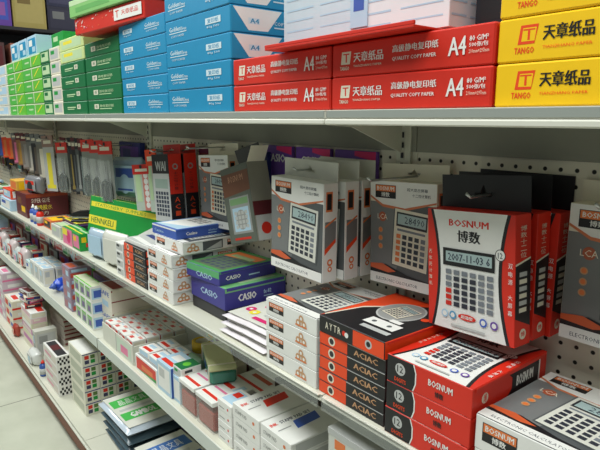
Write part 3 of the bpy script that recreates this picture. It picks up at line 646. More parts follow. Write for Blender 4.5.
def beads(M, f): M.rect(f, 0, 0, .5, 1, mat((186,200,186))); M.rect(f, .5, 0, 1, 1, mat((206,130,120))); [M.disc(f, .7, .12+.13*k, .12, WHITE) for k in range(7)]; M.rect(f, .1, .2, .4, .8, PALEG)
o = card(.08, .15, REDD, CREAM, 'bead_card', beads, .03); put(o, -1.715, .725, -.30, 20, -5); tag(o, 'pale green and pink card with white dots hanging by the black-red box', 'card pack')
o = card(.05, .2, ORANGE, mat((190,90,70)), 'red_strip_card', beads, .05); put(o, -1.665, .74, -.30, 16, -5); tag(o, 'narrow red-topped card beside the black-red box', 'card pack')

# a second, lower row of dark packs further along
for k in range(9):
    x = -2.62-.235*k
    P2 = inst('dkp%d' % (k % 3), lambda k=k: pouch(.19, .035, .15, [mat((54,58,44), .3), mat((40,40,46), .3), mat((84,66,50), .3)][k % 3], 'hanging_bag', ([DARK, mat((90,84,40)), DGREY][k % 3], [YELLOW, GREY, CREAM][k % 3], [BLACK, MAROON, TEAL][k % 3]), 90+k))
    put(P2, x, .795, -.35 if k % 2 else -.33, 0, 0); tag(P2, '%s bag against the panel behind the hanging packs, %s along' % (['olive', 'black', 'brown'][k % 3], ['first','second','third','fourth','fifth','sixth','seventh','eighth','ninth'][k]), 'bag', 'dark bags against the panel')
for k in range(5):
    x = -2.33-.11*k
    P2 = inst('kn%d' % (k % 2), lambda k=k: slim('blister_pack', .05, .19, [BLACK, DGREY][k % 2], MAROON, [GREY, mat((90,100,90))][k % 2])); put(P2, x, .77, -.305, 10, 3); tag(P2, '%s knife pack in the rear row, %s from the scissors' % (['black', 'grey'][k % 2], ['first','second','third','fourth','fifth'][k]), 'blister pack', 'rear row of knife packs')
# ------------------------------------------------------------------ small goods helpers
def P(key, mk, x, y, z, label, cat, group=None, rz=0, ry=0, rx=0):
    o = inst(key, mk); put(o, x, y, z, rz, ry, rx); return tag(o, label, cat, group)
def simple(name, w, d, h, base, F=None, R=None, T=None, lid=None):
    def mk():
        o = carton(w, d, h, base, name, None, F, R, T)
        if lid: q = Mesh(); q.box(-w/2-.0008, -.0008, h-.012, w/2+.0008, d+.0008, h+.0008, lid, .0004); q.build('box_lid', o)
        return o
    return mk
def bottle(body, cap, r=.018, h=.11, band=None):
    def mk():
        M = Mesh(); M.lathe([(r*.9,0),(r,.004),(r,h*.62),(r*.8,h*.72),(r*.4,h*.78),(r*.4,h*.82)], body); o = M.build('glue_bottle')
        q = Mesh(); q.lathe([(r*.5,h*.8),(r*.5,h*.86),(r*.3,h*.9),(r*.15,h),(r*.05,h)], cap, 14); q.build('bottle_cap', o)
        q = Mesh(); q.lathe([(r+.0004,h*.15),(r+.0004,h*.5)], band or WHITE, 20); q.build('label_band', o)
        return o
    return mk
def flatpack(w, d, h, m, T=None, seed=1):
    """soft plastic-wrapped stack lying flat: rounded slab with wavy top and a crimped edge"""
    def mk():
        r = random.Random(seed); M = Mesh(); n, k = 14, 10; top, bot = [], []
        for j in range(k+1):
            for i in range(n+1):
                u, v = i/n, j/k; e = min(u, 1-u, v, 1-v); c = min(1, e/.08)**.5 if e > 0 else 0
                px, py = (u-.5)*w, v*d; wob = .0015*math.sin(9*u+4*v+seed)+.001*r.uniform(-1, 1)
                top.append((px, py, h*(.55+.45*c)+wob)); bot.append((px*(.97+.03*c), py, h*.5*(1-c)))
        fs = []
        for j in range(k):
            for i in range(n): a = j*(n+1)+i; fs.append((a, a+1, a+n+2, a+n+1))
        M.raw(top, fs, m, True); M.raw(bot, [q[::-1] for q in fs], m, True)
        for ring in ([(i, 0) for i in range(n)], [(i, k) for i in range(n)]):
            for i, j in ring: a = j*(n+1)+i; M.face([top[a], top[a+1], bot[a+1], bot[a]], m)
        for i in (0, n):
            for j in range(k): a = j*(n+1)+i; b = a+n+1; M.face([top[a], top[b], bot[b], bot[a]], m)
        o = M.build('plastic_pack')
        if T: q = Mesh(); q.box(-w*.44, d*.06, h+.0015, w*.44, d*.94, h+.0024, OFFW, .0002); q.off = .0003; T(q, Frame((-w*.44, d*.06, h+.0024), (w*.88, 0, 0), (0, d*.88, 0))); q.build('paper_insert', o)
        return o
    return mk

# ------------------------------------------------------------------ second shelf, rest
def pink_top(M, f):
    for k, (u, v) in enumerate(((.2,.75),(.35,.65),(.28,.55),(.5,.7),(.42,.5),(.6,.6),(.15,.3),(.3,.25))): M.disc(f, u, v, .085, [MAG, PINK, MAG, YEL2][k % 4]); M.disc(f, u, v, .03, WHITE)
    M.rect(f, .45, .08, .98, .16, MAG); M.rect(f, .5, .25, .9, .3, LGREY)
for k in range(3): P('pinkp', flatpack(.18, .19, .013, mat((228,222,226), .2), pink_top, 3), -.978, .615+.006*k, S2+.0005+.0165*k, 'white plastic pack with pink flowers, %s' % nth(k, 3)+' beside the white boxes', 'plastic pack', 'pink flower packs', 1.5*k)
def hk_f(M, f):
    M.rect(f, 0, .0, 1, 1, GREEN2); M.rect(f, .02, .80, .98, .90, YEL2); M.text(f, 'STATIONERY  SUPPLIES', .08, .82, .8, .88, GREEN2, 0)
    M.rect(f, .0, .44, .42, .62, YEL2); M.text(f, 'HENNKELI', .04, .48, .38, .59, GREEN, .01); M.text(f, '文具盒', .06, .30, .22, .38, PALEG)
    M.poly(f, [(.34,0),(1,0),(1,.78)], WHITE); M.poly(f, [(.84,.2),(1,.3),(1,.78),(.93,.62)], RED)
def hk_t(M, f): M.rect(f, 0, 0, 1, .12, YEL2); M.rect(f, 0, .7, 1, .9, mat((150,200,90)))
P('henk', lambda: carton(.50, .06, .19, GREEN2, 'green_stationery_box', None, hk_f, small_face([GREEN2]), hk_t, flap=GREEN2), -1.895, .692, S2+.012, 'large green box with yellow bands leaning back on the second shelf', 'box', None, 8, 0, -10)
P('filmbag', lambda: pouch(.13, .035, .105, mat((170,190,206), .15), 'plastic_pouch', (PALEB, PALEB, PALEB), 8), -1.93, .622, S2+.001, 'pale blue clear plastic bag in front of the large green box', 'bag', None, 8)
P('filmbag2', lambda: pouch(.16, .036, .12, mat((214,214,204), .2), 'plastic_pouch', (OFFW, OFFW, OFFW), 11), -1.77, .625, S2+.001, 'whitish plastic bag between blue bag and black-orange boxes', 'bag', None, 8)
for k in range(4): P('smw', simple('small_white_box', .06, .06, .026, WHITE, small_face([LGREY, BLACK]), None, None), -1.672, .612, S2+.0268*k+.0004, 'small white box, %s of the pile left of black-orange boxes' % nth(k, 4), 'box', 'small white boxes')
def pg_t(M, f): M.rect(f, 0, .2, 1, .35, YEL2); M.rect(f, 0, .6, 1, .8, PALEG)
P('pg', simple('crayon_box', .125, .055, .066, GREEN2, lambda M, f: (M.rect(f, 0, 0, 1, 1, PINK), M.disc(f, .6, .5, .2, MAG), M.rect(f, 0, .55, .5, .95, YEL2)), small_face([YELLOW, GREEN2]), pg_t), -2.225, .612, S2+.0005, 'green box with pink and yellow front at the shelf edge', 'box')
P('pg2', simple('crayon_box', .085, .045, .066, GREEN2, small_face([PINK, YELLOW]), small_face([GREEN2, YELLOW, RED]), pg_t), -2.118, .612, S2+.0005, 'green crayon box with yellow band next to pale blue bag', 'box')
P('wd', simple('open_white_box', .13, .06, .052, OFFW, small_face([LGREY, PALEG]), small_face([PALEG]), lambda M, f: (M.rect(f, .05, .1, .95, .9, GREY), M.rect(f, .1, .2, .9, .8, PALEG))), -2.40, .615, S2+.0005, 'pale open box at the shelf edge left of crayons', 'box')
P('wd2', simple('yellow_tray_box', .19, .09, .05, mat((90,70,80)), small_face([DARK, ORANGE]), small_face([PURPLE, DARK]), lambda M, f: (M.rect(f, .02, .05, .98, .95, YEL2), M.grid(f, .05, .1, .95, .9, 8, 2, BLACK, .3))), -2.47, .69, S2+.0005, 'dark tray box with yellow rim behind the pale open box', 'box')
def mar(M, f): M.rect(f, 0, .85, 1, 1, mat((150,60,30))); M.text(f, 'SUPER GLUE', .12, .62, .55, .8, CREAM, 0); M.text(f, '超级胶水', .15, .3, .6, .52, YEL2, 0); M.text(f, '强力', .25, .08, .5, .24, CREAM, 0)
P('mar', simple('maroon_box', .22, .20, .12, MAROON, small_face([MAROON, BROWN, YELLOW]), mar, lambda M, f: M.rect(f, .05, .05, .95, .95, mat((130,50,30))), None), -3.06, .63, S2+.0005, 'maroon box with cream and yellow lettering under the hanging packs', 'box')
for k, (x, c1, c2, lb) in enumerate(((-2.78, BLUE2, WHITE, 'blue glue bottle with white cap, nearer of two'), (-2.84, BLUE2, WHITE, 'blue glue bottle with white cap, farther of two'), (-2.72, RED, BLACK, 'red small bottle beside the blue ones'))):
    P('gb%d' % (k if k != 1 else 0), bottle(c1, c2, .017, .085, LGREY), x, .635, S2+.0005, lb+' on the second shelf', 'bottle', 'glue bottles on the second shelf')
P('stp1', simple('ink_pad_box', .12, .1, .04, ORNG2, small_face([BLACK, YELLOW]), small_face([RED, DARK]), small_face([YELLOW, DARK])), -2.63, .64, S2+.0005, 'orange and yellow small box right of the red bottle', 'box')
def stapler(body):
    def mk():
        M = Mesh(); M.box(-.018, 0, 0, .018, .14, .008, DARK, .002); o = M.build('stapler')
        q = Mesh(); q.box(-.014, .005, .016, .014, .135, .024, STEEL, .001); q.box(-.012, .11, .0085, .012, .135, .016, STEEL, .001); q.build('magazine', o)
        q = Mesh(); pr = [(.0,.026),(.0,.036),(.03,.046),(.1,.05),(.14,.04),(.142,.026)]
        a = [(-.017, y, z) for y, z in pr]; b = [(.017, y, z) for y, z in pr]; q.face(a, body); q.face(b[::-1], body)
        for i in range(len(pr)): j = (i+1) % len(pr); q.face([a[i], b[i], b[j], a[j]], body, False)
        q.build('stapler_arm', o); return o
    return mk
P('stg', stapler(mat((20,60,50))), -2.32, .70, S2+.0005, 'dark green stapler left of the large green box', 'stapler', 'staplers', -50)
P('stb', stapler(BLACK), -2.36, .72, S2+.07, 'black stapler on the yellow-rimmed tray box', 'stapler', 'staplers', -40)
o = bpy.data.objects['stapler.001'] if 'stapler.001' in bpy.data.objects else None
if o: o.location.z = S2+.0515+ZC; o.location.x = -2.45; o.location.y = .70
P('jar', lambda: pouch(.17, .05, .085, mat((120,120,124), .2), 'clip_bag', (GREY, RED, DARK), 77), -2.99, .665, S2+.1212, 'grey plastic bag with red label on the maroon box', 'bag', None, 10)
P('orb', simple('eraser_box', .2, .1, .05, ORANGE, small_face([PALEB, WHITE]), small_face([WHITE]), small_face([RED, ORANGE])), -3.36, .625, S2+.06, 'orange-topped box on the pale blue carton at the far left', 'box')
P('orb2', simple('pale_blue_carton', .26, .12, .058, PALEB, small_face([WHITE, BLUE2]), small_face([PALEB]), None), -3.36, .612, S2+.0005, 'pale blue carton under the orange-topped box', 'box')
P('yb', simple('yellow_box', .15, .12, .05, mat((226,176,70)), small_face([ORNG2]), small_face([YELLOW]), None), -3.13, .62, S2+.13, 'yellow-orange flat box above the maroon box', 'box')
bpy.data.objects['yellow_box'].location = (-3.2, .63, S2+.1212+ZC)
pal = [[PALEG, GREEN2, WHITE], [CREAM, RED, BLUE2], [DARK, YELLOW, GREY], [PALEB, NAVY, WHITE], [mat((90,110,60)), YELLOW, DARK], [ORNG2, CREAM, RED]]
far = ['green-white', 'cream and red', 'black and yellow', 'pale blue', 'olive', 'orange']
for k in range(12):
    x = -3.58-.13*k; c = pal[(k*5+2) % 6]
    P('far%d' % (k % 6), simple('stationery_carton', .115, .15, .05+.012*((k % 6) % 3), c[0], small_face(c[1:]), small_face(c[1:2]), small_face(c[::-1])), x, .615, S2+.0005, '%s carton, number %s along the far end of the second shelf' % (far[(k*5+2) % 6], ['one','two','three','four','five','six','seven','eight','nine','ten','eleven','twelve'][k]), 'box', 'cartons at the far end')
for k in range(6):
    x = -2.55-.12*k
    P('olv%d' % (k % 3), lambda k=k: pouch(.11, .045, .075, [mat((90,100,60)), mat((60,70,50)), mat((150,140,80))][k % 3], 'refill_bag', ([YELLOW, CREAM, GREEN][k % 3], DARK, CREAM), 20+k), x-.8 if k > 2 else x-.72, .78, S2+.001, 'olive-dark small bag heaped at the back, %s from the near end' % ['first','second','third','fourth','fifth','sixth'][k], 'bag', 'small olive bags')

# ------------------------------------------------------------------ third shelf
def arrow(c):
    def f(M, fr):
        g = fr.turn(); M.text(g, 'STAMP PAD SET', .22, .70, .80, .80, INKT, .01)
        M.poly(g, [(.34,.36),(.40,.64),(.86,.68),(.80,.40)], c); M.text(g, 'INK', .04, .70, .17, .80, RED, .01); M.rect(g, .06, .5, .3, .53, GREY)
    return f
def st_side(M, f): M.text(f, 'STAMP PAD', .1, .35, .55, .65, GREY, .01); M.disc(f, .8, .5, .04, ORNG2)
S('arr', lambda: carton(.108, .145, .031, WHITE, 'stamp_pad_box', None, st_side, small_face([LGREY]), arrow(RED), flap=WHITE), 4, -1.012, .108, .612, S3, .031, 'white stamp pad box with red mark', 'of the left stamp pad stack', 'box', 'white stamp pad boxes', .001)
S('arb', lambda: carton(.108, .145, .031, WHITE, 'stamp_pad_box', None, st_side, small_face([LGREY]), arrow(BLUE2), flap=WHITE), 4, -.900, .108, .612, S3, .031, 'white stamp pad box with blue mark', 'of the right stamp pad stack', 'box', 'white stamp pad boxes', .001)
P('grey', simple('grey_white_carton', .28, .215, .215, mat((206,208,200)), lambda M, f: (M.rect(f, .06, .84, .16, .93, ORNG2), M.rect(f, .06, .7, .3, .73, GREY)), None, lambda M, f: (M.rect(f, .2, .1, .5, .2, GREY), M.rect(f, .1, .3, .3, .36, MGREY)), LGREY), -.545, .617, S3+.0005, 'large greyish white carton at the near end of the third shelf', 'carton')
P('grey2', simple('grey_board_carton', .16, .06, .17, mat((170,172,160)), None, None, None), -.80, .775, S3+.0005, 'plain grey carton standing behind the stamp pad boxes', 'carton')
# clear boxes with red goods
def clearbox(w, d, h, top, gd):
    def mk():
        M = Mesh(); M.box(-w/2+.004, .004, .003, w/2-.004, d-.004, h*.62, gd, .003)
        o = M.build('clear_box'); q = Mesh(); q.box(-w/2, 0, 0, w/2, d, h-.012, film((226,228,222), .22), .001); q.build('clear_tub', o)
        q = Mesh(); q.box(-w/2-.001, -.001, h-.0115, w/2+.001, d+.001, h, WHITE, .001); fr = Frame((-w/2, 0, h), (w, 0, 0), (0, d, 0)); q.rect(fr, .05, .12, .95, .2, top); q.rect(fr, .12, .62, .6, .74, top); q.rect(fr, .12, .4, .8, .46, PINK); q.rect(fr, .7, .6, .9, .9, PALEB); q.build('box_lid', o)
        return o
    return mk
P('clr', clearbox(.085, .12, .085, RED, mat((160,56,40))), -1.195, .608, S3+.0005, 'clear box of red goods, left of two at the shelf edge', 'plastic box', 'clear boxes with red goods')
P('clr', None, -1.10, .608, S3+.0005, 'clear box of red goods, right of two at the shelf edge', 'plastic box', 'clear boxes with red goods')
S('clw', simple('small_white_box', .07, .07, .026, WHITE, lambda M, f: (M.disc(f, .75, .5, .05, RED), M.rect(f, .1, .3, .5, .4, GREY)), small_face([LGREY]), small_face([PALEB, RED])), 4, -1.055, .04, .613, S3, .026, 'small white box with red dot', 'of the pile beside clear boxes', 'box', 'small white boxes with red dots')
for o in [o for o in bpy.data.objects if o.get('group') == 'small white boxes with red dots']: o.location.x = -1.052+.0; o.scale.x = .9; o.location.x = -1.0195-.0335
# move the clear boxes clear of the pile
for o in [o for o in bpy.data.objects if o.get('group') == 'clear boxes with red goods']: o.location.x -= .042
P('sup', simple('plain_pale_box', .085, .06, .0858, mat((200,196,180)), small_face([GREY]), None, None), -1.275, .735, S3+.0005, 'plain pale box holding up the teal pencil case', 'box')
P('clt', simple('red_lid_box', .12, .10, .075, WHITE, small_face([LGREY]), small_face([LGREY]), lambda M, f: (M.rect(f, .0, .1, 1, .2, RED), M.rect(f, .2, .45, .9, .6, mat((196,90,60))))), -1.15, .735, S3+.0005, 'white box with red stripes on top behind the clear boxes', 'box')
P('blu', simple('glue_stick_box', .09, .08, .09, PALEB, small_face([WHITE, LGREY]), lambda M, f: (M.rect(f, 0, 0, .08, 1, BLUE2), M.rect(f, .9, 0, 1, 1, BLUE2), M.rect(f, 0, .88, 1, 1, BLUE2), M.rect(f, .2, .2, .8, .7, WHITE)), lambda M, f: (M.rect(f, .1, .1, .9, .3, RED), M.rect(f, .2, .45, .9, .8, WHITE))), -1.373, .607, S3+.0005, 'white box with blue edges and red-striped top at the shelf edge', 'box')
P('cyan', simple('pale_cyan_box', .042, .07, .075, PALEB, small_face([WHITE]), small_face([CREAM]), small_face([mat((150,200,230))])), -1.3035, .612, S3+.0005, 'small pale cyan box between blue-edged and clear boxes', 'box')
P('grn', simple('green_top_box', .05, .06, .028, WHITE, small_face([LGREY, GREEN2]), small_face([WHITE, DARK]), lambda M, f: (M.rect(f, 0, 0, 1, 1, GREEN), M.disc(f, .5, .5, .25, LIME))), -1.302, .615, S3+.0765, 'tiny box with bright green top on the pale cyan box', 'box')
o = P('dis', simple('display_carton', .16, .13, .05, WHITE, lambda M, f: (M.rect(f, .05, .1, .95, .9, RED), M.poly(f, [(.05,.1),(.95,.1),(.95,.3)], GREEN2), M.rect(f, .3, .3, .8, .6, ORNG2)), small_face([LGREY]), lambda M, f: M.rect(f, .03, .03, .97, .97, GREY)), -1.50, .607, S3+.0005, 'white display carton with red front at the shelf edge', 'carton')
k = 0
for i in range(2):
    for j in range(2):
        P('era', simple('eraser_pack', .066, .052, .02, WHITE, small_face([PALEB]), small_face([RED]), lambda M, f: (M.rect(f, .1, .15, .9, .4, RED), M.rect(f, .15, .55, .7, .8, PALEB))), -1.538+.072*i, .618+.058*j, S3+.0512, 'white and red eraser pack in the red-fronted carton, %s %s' % (['front','rear'][j], ['left','right'][i]), 'eraser pack', 'eraser packs on the red-fronted carton', random.uniform(-8, 8)); k += 1
# open white carton with rows of small red and white boxes
def opencarton(w, d, h, m):
    def mk():
        t = .003; M = Mesh(); M.box(-w/2, 0, 0, w/2, d, t, m, .0005); o = M.build('open_carton')
        for nm, b in (('front_wall', (-w/2, 0, t, w/2, t, h*.86)), ('back_wall', (-w/2, d-t, t, w/2, d, h)), ('side_wall', (-w/2, t, t, -w/2+t, d-t, h)), ('side_wall', (w/2-t, t, t, w/2, d-t, h*.8))):
            q = Mesh(); q.box(*b, m, .0005)
            if nm == 'front_wall': f = Frame((-w/2, 0, 0), (w, 0, 0), (0, 0, h*.86)); q.rect(f, .5, .12, .95, .85, mat((198,214,196))); q.rect(f, .62, .2, .85, .6, PINK); q.rect(f, .47, 0, .485, 1, GREY)
            q.build(nm, o)
        return o
    return mk
P('opc', opencarton(.27, .21, .078, mat((214,214,202))), -1.735, .607, S3+.0005, 'open white carton filled with little red and white boxes', 'carton')
for i in range(4):
    for j in range(4):
        P('rwb', simple('little_box', .058, .044, .04, WHITE, small_face([RED, WHITE]), small_face([CREAM]), lambda M, f: (M.rect(f, .08, .15, .45, .45, mat((206,80,72))), M.rect(f, .55, .6, .95, .85, mat((220,150,140))), M.rect(f, .1, .7, .4, .8, PALEB))), -1.831+.062*i, .616+.0485*j, S3+.034, 'little red and white box in the open carton, row %s from front, %s from left' % (['one','two','three','four'][j], ['first','second','third','fourth'][i]), 'little box', 'little boxes in the open carton', random.uniform(-3, 3))
for i in range(4):
    for j in range(4):
        P('rwb2', simple('little_box', .058, .044, .028, mat((210,206,196)), small_face([CREAM]), None, None), -1.831+.062*i, .616+.0485*j, S3+.0045, 'little box under the top layer of the open carton', 'little box', 'lower layer in the open carton')
# white boxes with red lines, standing beside
def saf(M, f): M.text(f, 'SAFE', .15, .62, .85, .82, BLUE2, .02); M.rect(f, .25, .15, .75, .4, PALEB)
def rl(M, f): M.rect(f, 0, .90, 1, .97, mat((140,44,40))); M.rect(f, 0, .44, 1, .49, mat((140,44,40))); M.disc(f, .85, .7, .02, BLACK); M.disc(f, .85, .22, .02, BLACK)
S('saf', lambda: carton(.125, .19, .086, mat((226,220,204)), 'file_box', None, saf, rl, lambda M, f: M.rect(f, .05, .05, .95, .95, mat((150,50,44))), flap=CREAM), 2, -1.999, .125, .645, S3, .086, 'white box with dark red line', 'of the stack behind the open carton', 'box', 'white boxes with red lines', .001)
for o in [o for o in bpy.data.objects if o.get('group') == 'white boxes with red lines']: pass
P('gr3', simple('grey_lidded_box', .17, .04, .15, mat((186,188,178)), lambda M, f: M.rect(f, 0, .78, 1, .82, DGREY), None, None), -1.56, .80, S3+.0005, 'grey-white box with dark lid line against the back panel', 'box')
P('mr3', simple('maroon_book_box', .14, .05, .12, MAROON, small_face([PURPLE, MAG]), None, None), -1.36, .79, S3+.0005, 'dark maroon box at the back beside the grey lidded box', 'box')
P('pb3', simple('brown_dark_box', .22, .05, .1, mat((70,50,40)), small_face([BROWN, MAROON]), None, None), -1.12, .842-.052, S3+.13, 'dark brown box at the back above the red-striped box', 'box')
bpy.data.objects['brown_dark_box'].location = (-1.17, .785-.05*0, S3+.0005+.0765+ZC) if False else (-.98, .79, S3+.0005+ZC)
# clear pencil case and yellow tape reel
def case():
    M = Mesh(); M.box(-.088, 0, 0, .088, .07, .036, mat((60,130,110), .25), .006); o = M.build('pencil_case')
    q = Mesh(); q.box(-.09, -.002, .0365, .09, .072, .048, mat((196,200,150), .2), .006); q.build('case_lid', o)
    for s in (-.07, .07): q = Mesh(); q.box(s-.003, -.003, .002, s+.003, .073, .0495, CREAM, .001); q.build('elastic_band', o)
    q = Mesh(); q.disc(Frame((-.07, -.0004, .004), (.14,0,0), (0,0,.028)), .4, .5, .08, BLUE2); q.build('picture_label', o); return o
P('case', case, -1.245, .72, S3+.095, 'teal pencil case with cream lid and bands, tilted', 'pencil case', None, -22, 0, 0)
bpy.data.objects['pencil_case'].location = (-1.262, .682, S3+.0868+ZC)
def reel():
    M = Mesh(); n = 28; vs, fs = [], []
    for r, z in ((.034,0),(.034,.03),(.022,.03),(.022,0)):
        for i in range(n): a = 2*math.pi*i/n; vs.append((r*math.cos(a), r*math.sin(a), z))
    for k in range(4):
        for i in range(n): j = (i+1) % n; kk = (k+1) % 4; fs.append((k*n+i, k*n+j, kk*n+j, kk*n+i))
    M.raw(vs, fs, mat((220,180,30), .2), True); o = M.build('tape_roll')
    q = Mesh(); vs, fs = [], []
    for r, z in ((.0218,.001),(.0218,.029),(.019,.029),(.019,.001)):
        for i in range(n): a = 2*math.pi*i/n; vs.append((r*math.cos(a), r*math.sin(a), z))
    for k in range(4):
        for i in range(n): j = (i+1) % n; kk = (k+1) % 4; fs.append((k*n+i, k*n+j, kk*n+j, kk*n+i))
    q.raw(vs, fs, CREAM, True); q.build('cardboard_core', o); return o
P('reel', reel, -1.46, .78, S3+.0565, 'yellow tape roll lying behind the red-fronted carton', 'tape roll')
P('clg', simple('clear_grey_box', .13, .07, .055, mat((180,190,190), .2), small_face([LGREY, PALEB]), small_face([GREY]), small_face([LGREY, YEL2])), -1.46, .745, S3+.0005, 'greyish plastic box beneath the yellow tape roll', 'box')
for k, (x, y, c, lb) in enumerate(((-1.40, .705, mat((150,190,160)), 'pale green plastic bag behind the blue-edged box'), (-1.42, .80, mat((70,110,90)), 'dark green bag at the back of the third shelf'))):
    P('gbag%d' % k, lambda c=c, k=k: pouch(.08, .04, .07, c, 'plastic_pouch', (PALEG, GREEN2, YELLOW), 40+k), x, y if k == 0 else .79, S3+.001 if k == 0 else S3+.09, lb, 'bag')
bpy.data.objects.get('plastic_pouch.003') and None
# green and white picture boxes: three columns, three rows
for i in range(3):
    for j in range(3):
        P('gwb', simple('glue_picture_box', .064, .05, .0555, WHITE, lambda M, f: (M.rect(f, .08, .1, .92, .9, mat((150,180,140))), M.rect(f, .3, .2, .8, .6, mat((110,90,140))), M.rect(f, .1, .8, .9, .9, LIME)), lambda M, f: (M.rect(f, .06, .1, .94, .85, PALEB), M.rect(f, .2, .2, .8, .7, BLUE2)), lambda M, f: (M.rect(f, 0, 0, 1, 1, mat((206,214,180))), M.rect(f, 0, 0, 1, .12, LIME), M.rect(f, 0, .88, 1, 1, LIME))), -2.138+.0655*i, .607, S3+.056*j+.0005, 'white and green picture box, %s row, %s column of nine' % (['bottom','middle','top'][j], ['left','middle','right'][i]), 'box', 'green and white picture boxes')
P('vio3', simple('violet_box', .05, .08, .16, mat((90,90,160)), small_face([PURPLE, PALEB]), small_face([PALEB, PURPLE]), None), -2.025, .665, S3+.0005, 'tall violet-blue box behind the green and white boxes', 'box')
S('rp3', simple('red_pack_box', .1, .09, .045, mat((150,130,150)), lambda M, f: (M.rect(f, .1, .15, .5, .85, mat((170,110,120))), M.rect(f, .55, .2, .9, .7, PALEB)), lambda M, f: (M.rect(f, .05, .1, .95, .5, mat((190,70,50))), M.rect(f, .1, .6, .8, .85, PALEB)), lambda M, f: (M.rect(f, .1, .1, .9, .4, mat((190,80,50))), M.rect(f, .1, .5, .8, .9, MAROON))), 4, -2.33, .1, .607, S3, .045, 'pinkish red small carton', 'left of the green-white boxes', 'box', 'pinkish red cartons')
S('rp4', simple('brown_pack_box', .25, .1, .06, mat((110,60,40)), small_face([MAROON, BROWN]), small_face([BROWN]), None), 2, -2.36, .25, .74, S3, .06, 'brown flat carton', 'at the back behind the red cartons', 'box', 'brown cartons at the back')
# bottles
for k, (x, y, rx, rz, lb) in enumerate(((-2.53, .745, 90, -62, 'lying in front'), (-2.592, .722, 90, -62, 'lying behind the front one'), (-2.435, .81, 0, 0, 'standing behind the lying ones'))):
    P('blb', bottle(mat((40,80,200), .2), BLUE2, .029, .135, mat((70,110,220))), x, y, S3+.0302 if rx else S3+.0005, 'blue glue bottle %s on the third shelf' % lb, 'bottle', 'blue glue bottles', rz, rx, 0)
P('grb', bottle(mat((30,130,80), .2), GREEN, .024, .13, LIME), -2.62, .812, S3+.0005, 'green glue bottle behind the blue bottles', 'bottle')
for i in range(3):
    for j in range(2):
        P('whb', simple('white_goods_box', .075, .05, .085, WHITE, small_face([LGREY, PALEB]), small_face([CREAM, LGREY]), small_face([PALEB, WHITE])), -2.70-.085*i, .612+.056*j, S3+.0005+.02*j*0, 'white small carton, %s row, %s from the near side' % (['front','rear'][j], ['first','second','third'][i]), 'box', 'white small cartons')
P('cyb', simple('cyan_white_pack', .1, .1, .06, mat((190,214,214)), small_face([WHITE, BLUE2]), small_face([PALEB]), small_face([TEAL, WHITE])), -2.97, .615, S3+.0005, 'pale cyan pack left of the small white cartons', 'box')
for k in range(7):
    x = -3.09-.13*k
    P('pnk%d' % (k % 2), lambda k=k: pouch(.10, .05, .10-.02*(k % 2), [mat((214,200,200), .2), mat((204,210,206), .2)][k % 2], 'stationery_bag', ([RED, PALEB][k % 2], WHITE, [CREAM, PINK][k % 2]), 50+k), x, .61, S3+.001, '%s bag standing at the far end of third shelf, %s of seven' % (['pink-red', 'whitish'][k % 2], ['nearest','second','third','fourth','fifth','sixth','last'][k]), 'bag', 'bags at the far end of the third shelf')
for k in range(7):
    x = -2.80-.19*k
    P('bk3%d' % (k % 3), simple('storage_carton', .17, .09, .11, [MAROON, DARK, mat((150,70,60))][k % 3], small_face([[PURPLE, RED], [GREY, MAROON], [CREAM, RED]][k % 3]), None, None), x, .745, S3+.0005, '%s carton at the back of the third shelf, %s from the near end' % (['maroon', 'black', 'brick red'][k % 3], ['first','second','third','fourth','fifth','sixth','seventh'][k]), 'box', 'cartons at the back of the third shelf')
for k in range(5):
    x = -4.1-.24*k
    P('fc3%d' % (k % 2), simple('long_carton', .22, .12, .12, [PALEB, CREAM][k % 2], small_face([[WHITE, RED], [RED, NAVY]][k % 2]), None, None), x, .612, S3+.0005, '%s long carton far along the third shelf, %s of five' % (['pale blue', 'cream'][k % 2], ['nearest','second','third','fourth','last'][k]), 'box', 'long cartons far along the third shelf')

# ------------------------------------------------------------------ base shelf
def four(M, f):
    for k, (u, v) in enumerate(((.28,.68),(.66,.68),(.28,.3),(.66,.3))): M.rect(f, u-.14, v-.15, u+.14, v+.15, [RED, mat((90,120,60)), mat((60,60,90)), GREEN2][k])
    M.rect(f, 0, .92, 1, 1, NAVY)
for j in range(4):
    for i in range(5):
        if j == 3 and i == 4: continue
        P('cub', simple('tape_carton', .17, .061, .051, mat((226,224,206)), lambda M, f: (M.rect(f, .1, .15, .9, .85, mat((186,190,170))),), four, lambda M, f: M.rect(f, .04, .04, .96, .96, WHITE)), -2.137, .58+.0625*j, S4+.0515*i+.0005, 'small carton with four coloured squares, %s layer, %s row from front' % (['bottom','second','third','fourth','top'][i], ['first','second','third','fourth'][j]), 'box', 'cartons with coloured squares')
def chk(M, f): M.grid(f, .05, .1, .95, .9, 6, 3, BLACK, 0, lambda i, j: BLACK if (i+j) % 2 else None)
for i in range(4):
    P('chk', simple('chequered_box', .2, .055, .044, mat((230,228,224)), lambda M, f: (M.rect(f, .05, .1, .95, .9, mat((214,206,196))), M.rect(f, .1, .3, .6, .5, PINK)), chk, lambda M, f: (M.rect(f, .05, .15, .95, .85, DARK), M.rect(f, .3, .2, .6, .8, MAROON))), -2.375, .542, S4+.0445*i+.0005, 'long white box with chequered end, %s of the stack' % nth(i, 4), 'box', 'chequered-end boxes')
P('chk2', simple('pale_box', .2, .15, .12, mat((214,214,206)), small_face([LGREY]), small_face([LGREY, PALEB]), None), -2.36, .62, S4+.0005, 'pale plain carton between chequered boxes and coloured-square cartons', 'box')
P('whs', simple('brown_red_box', .22, .12, .045, mat((190,180,164)), small_face([MAROON]), small_face([mat((140,60,50)), CREAM]), small_face([CREAM])), -2.60, .66, S4+.0005, 'brownish white box behind the chequered stack', 'box')
cols = [mat((226,214,196)), mat((222,180,190)), CREAM, mat((190,110,170)), mat((214,216,180)), mat((226,206,204)), WHITE]
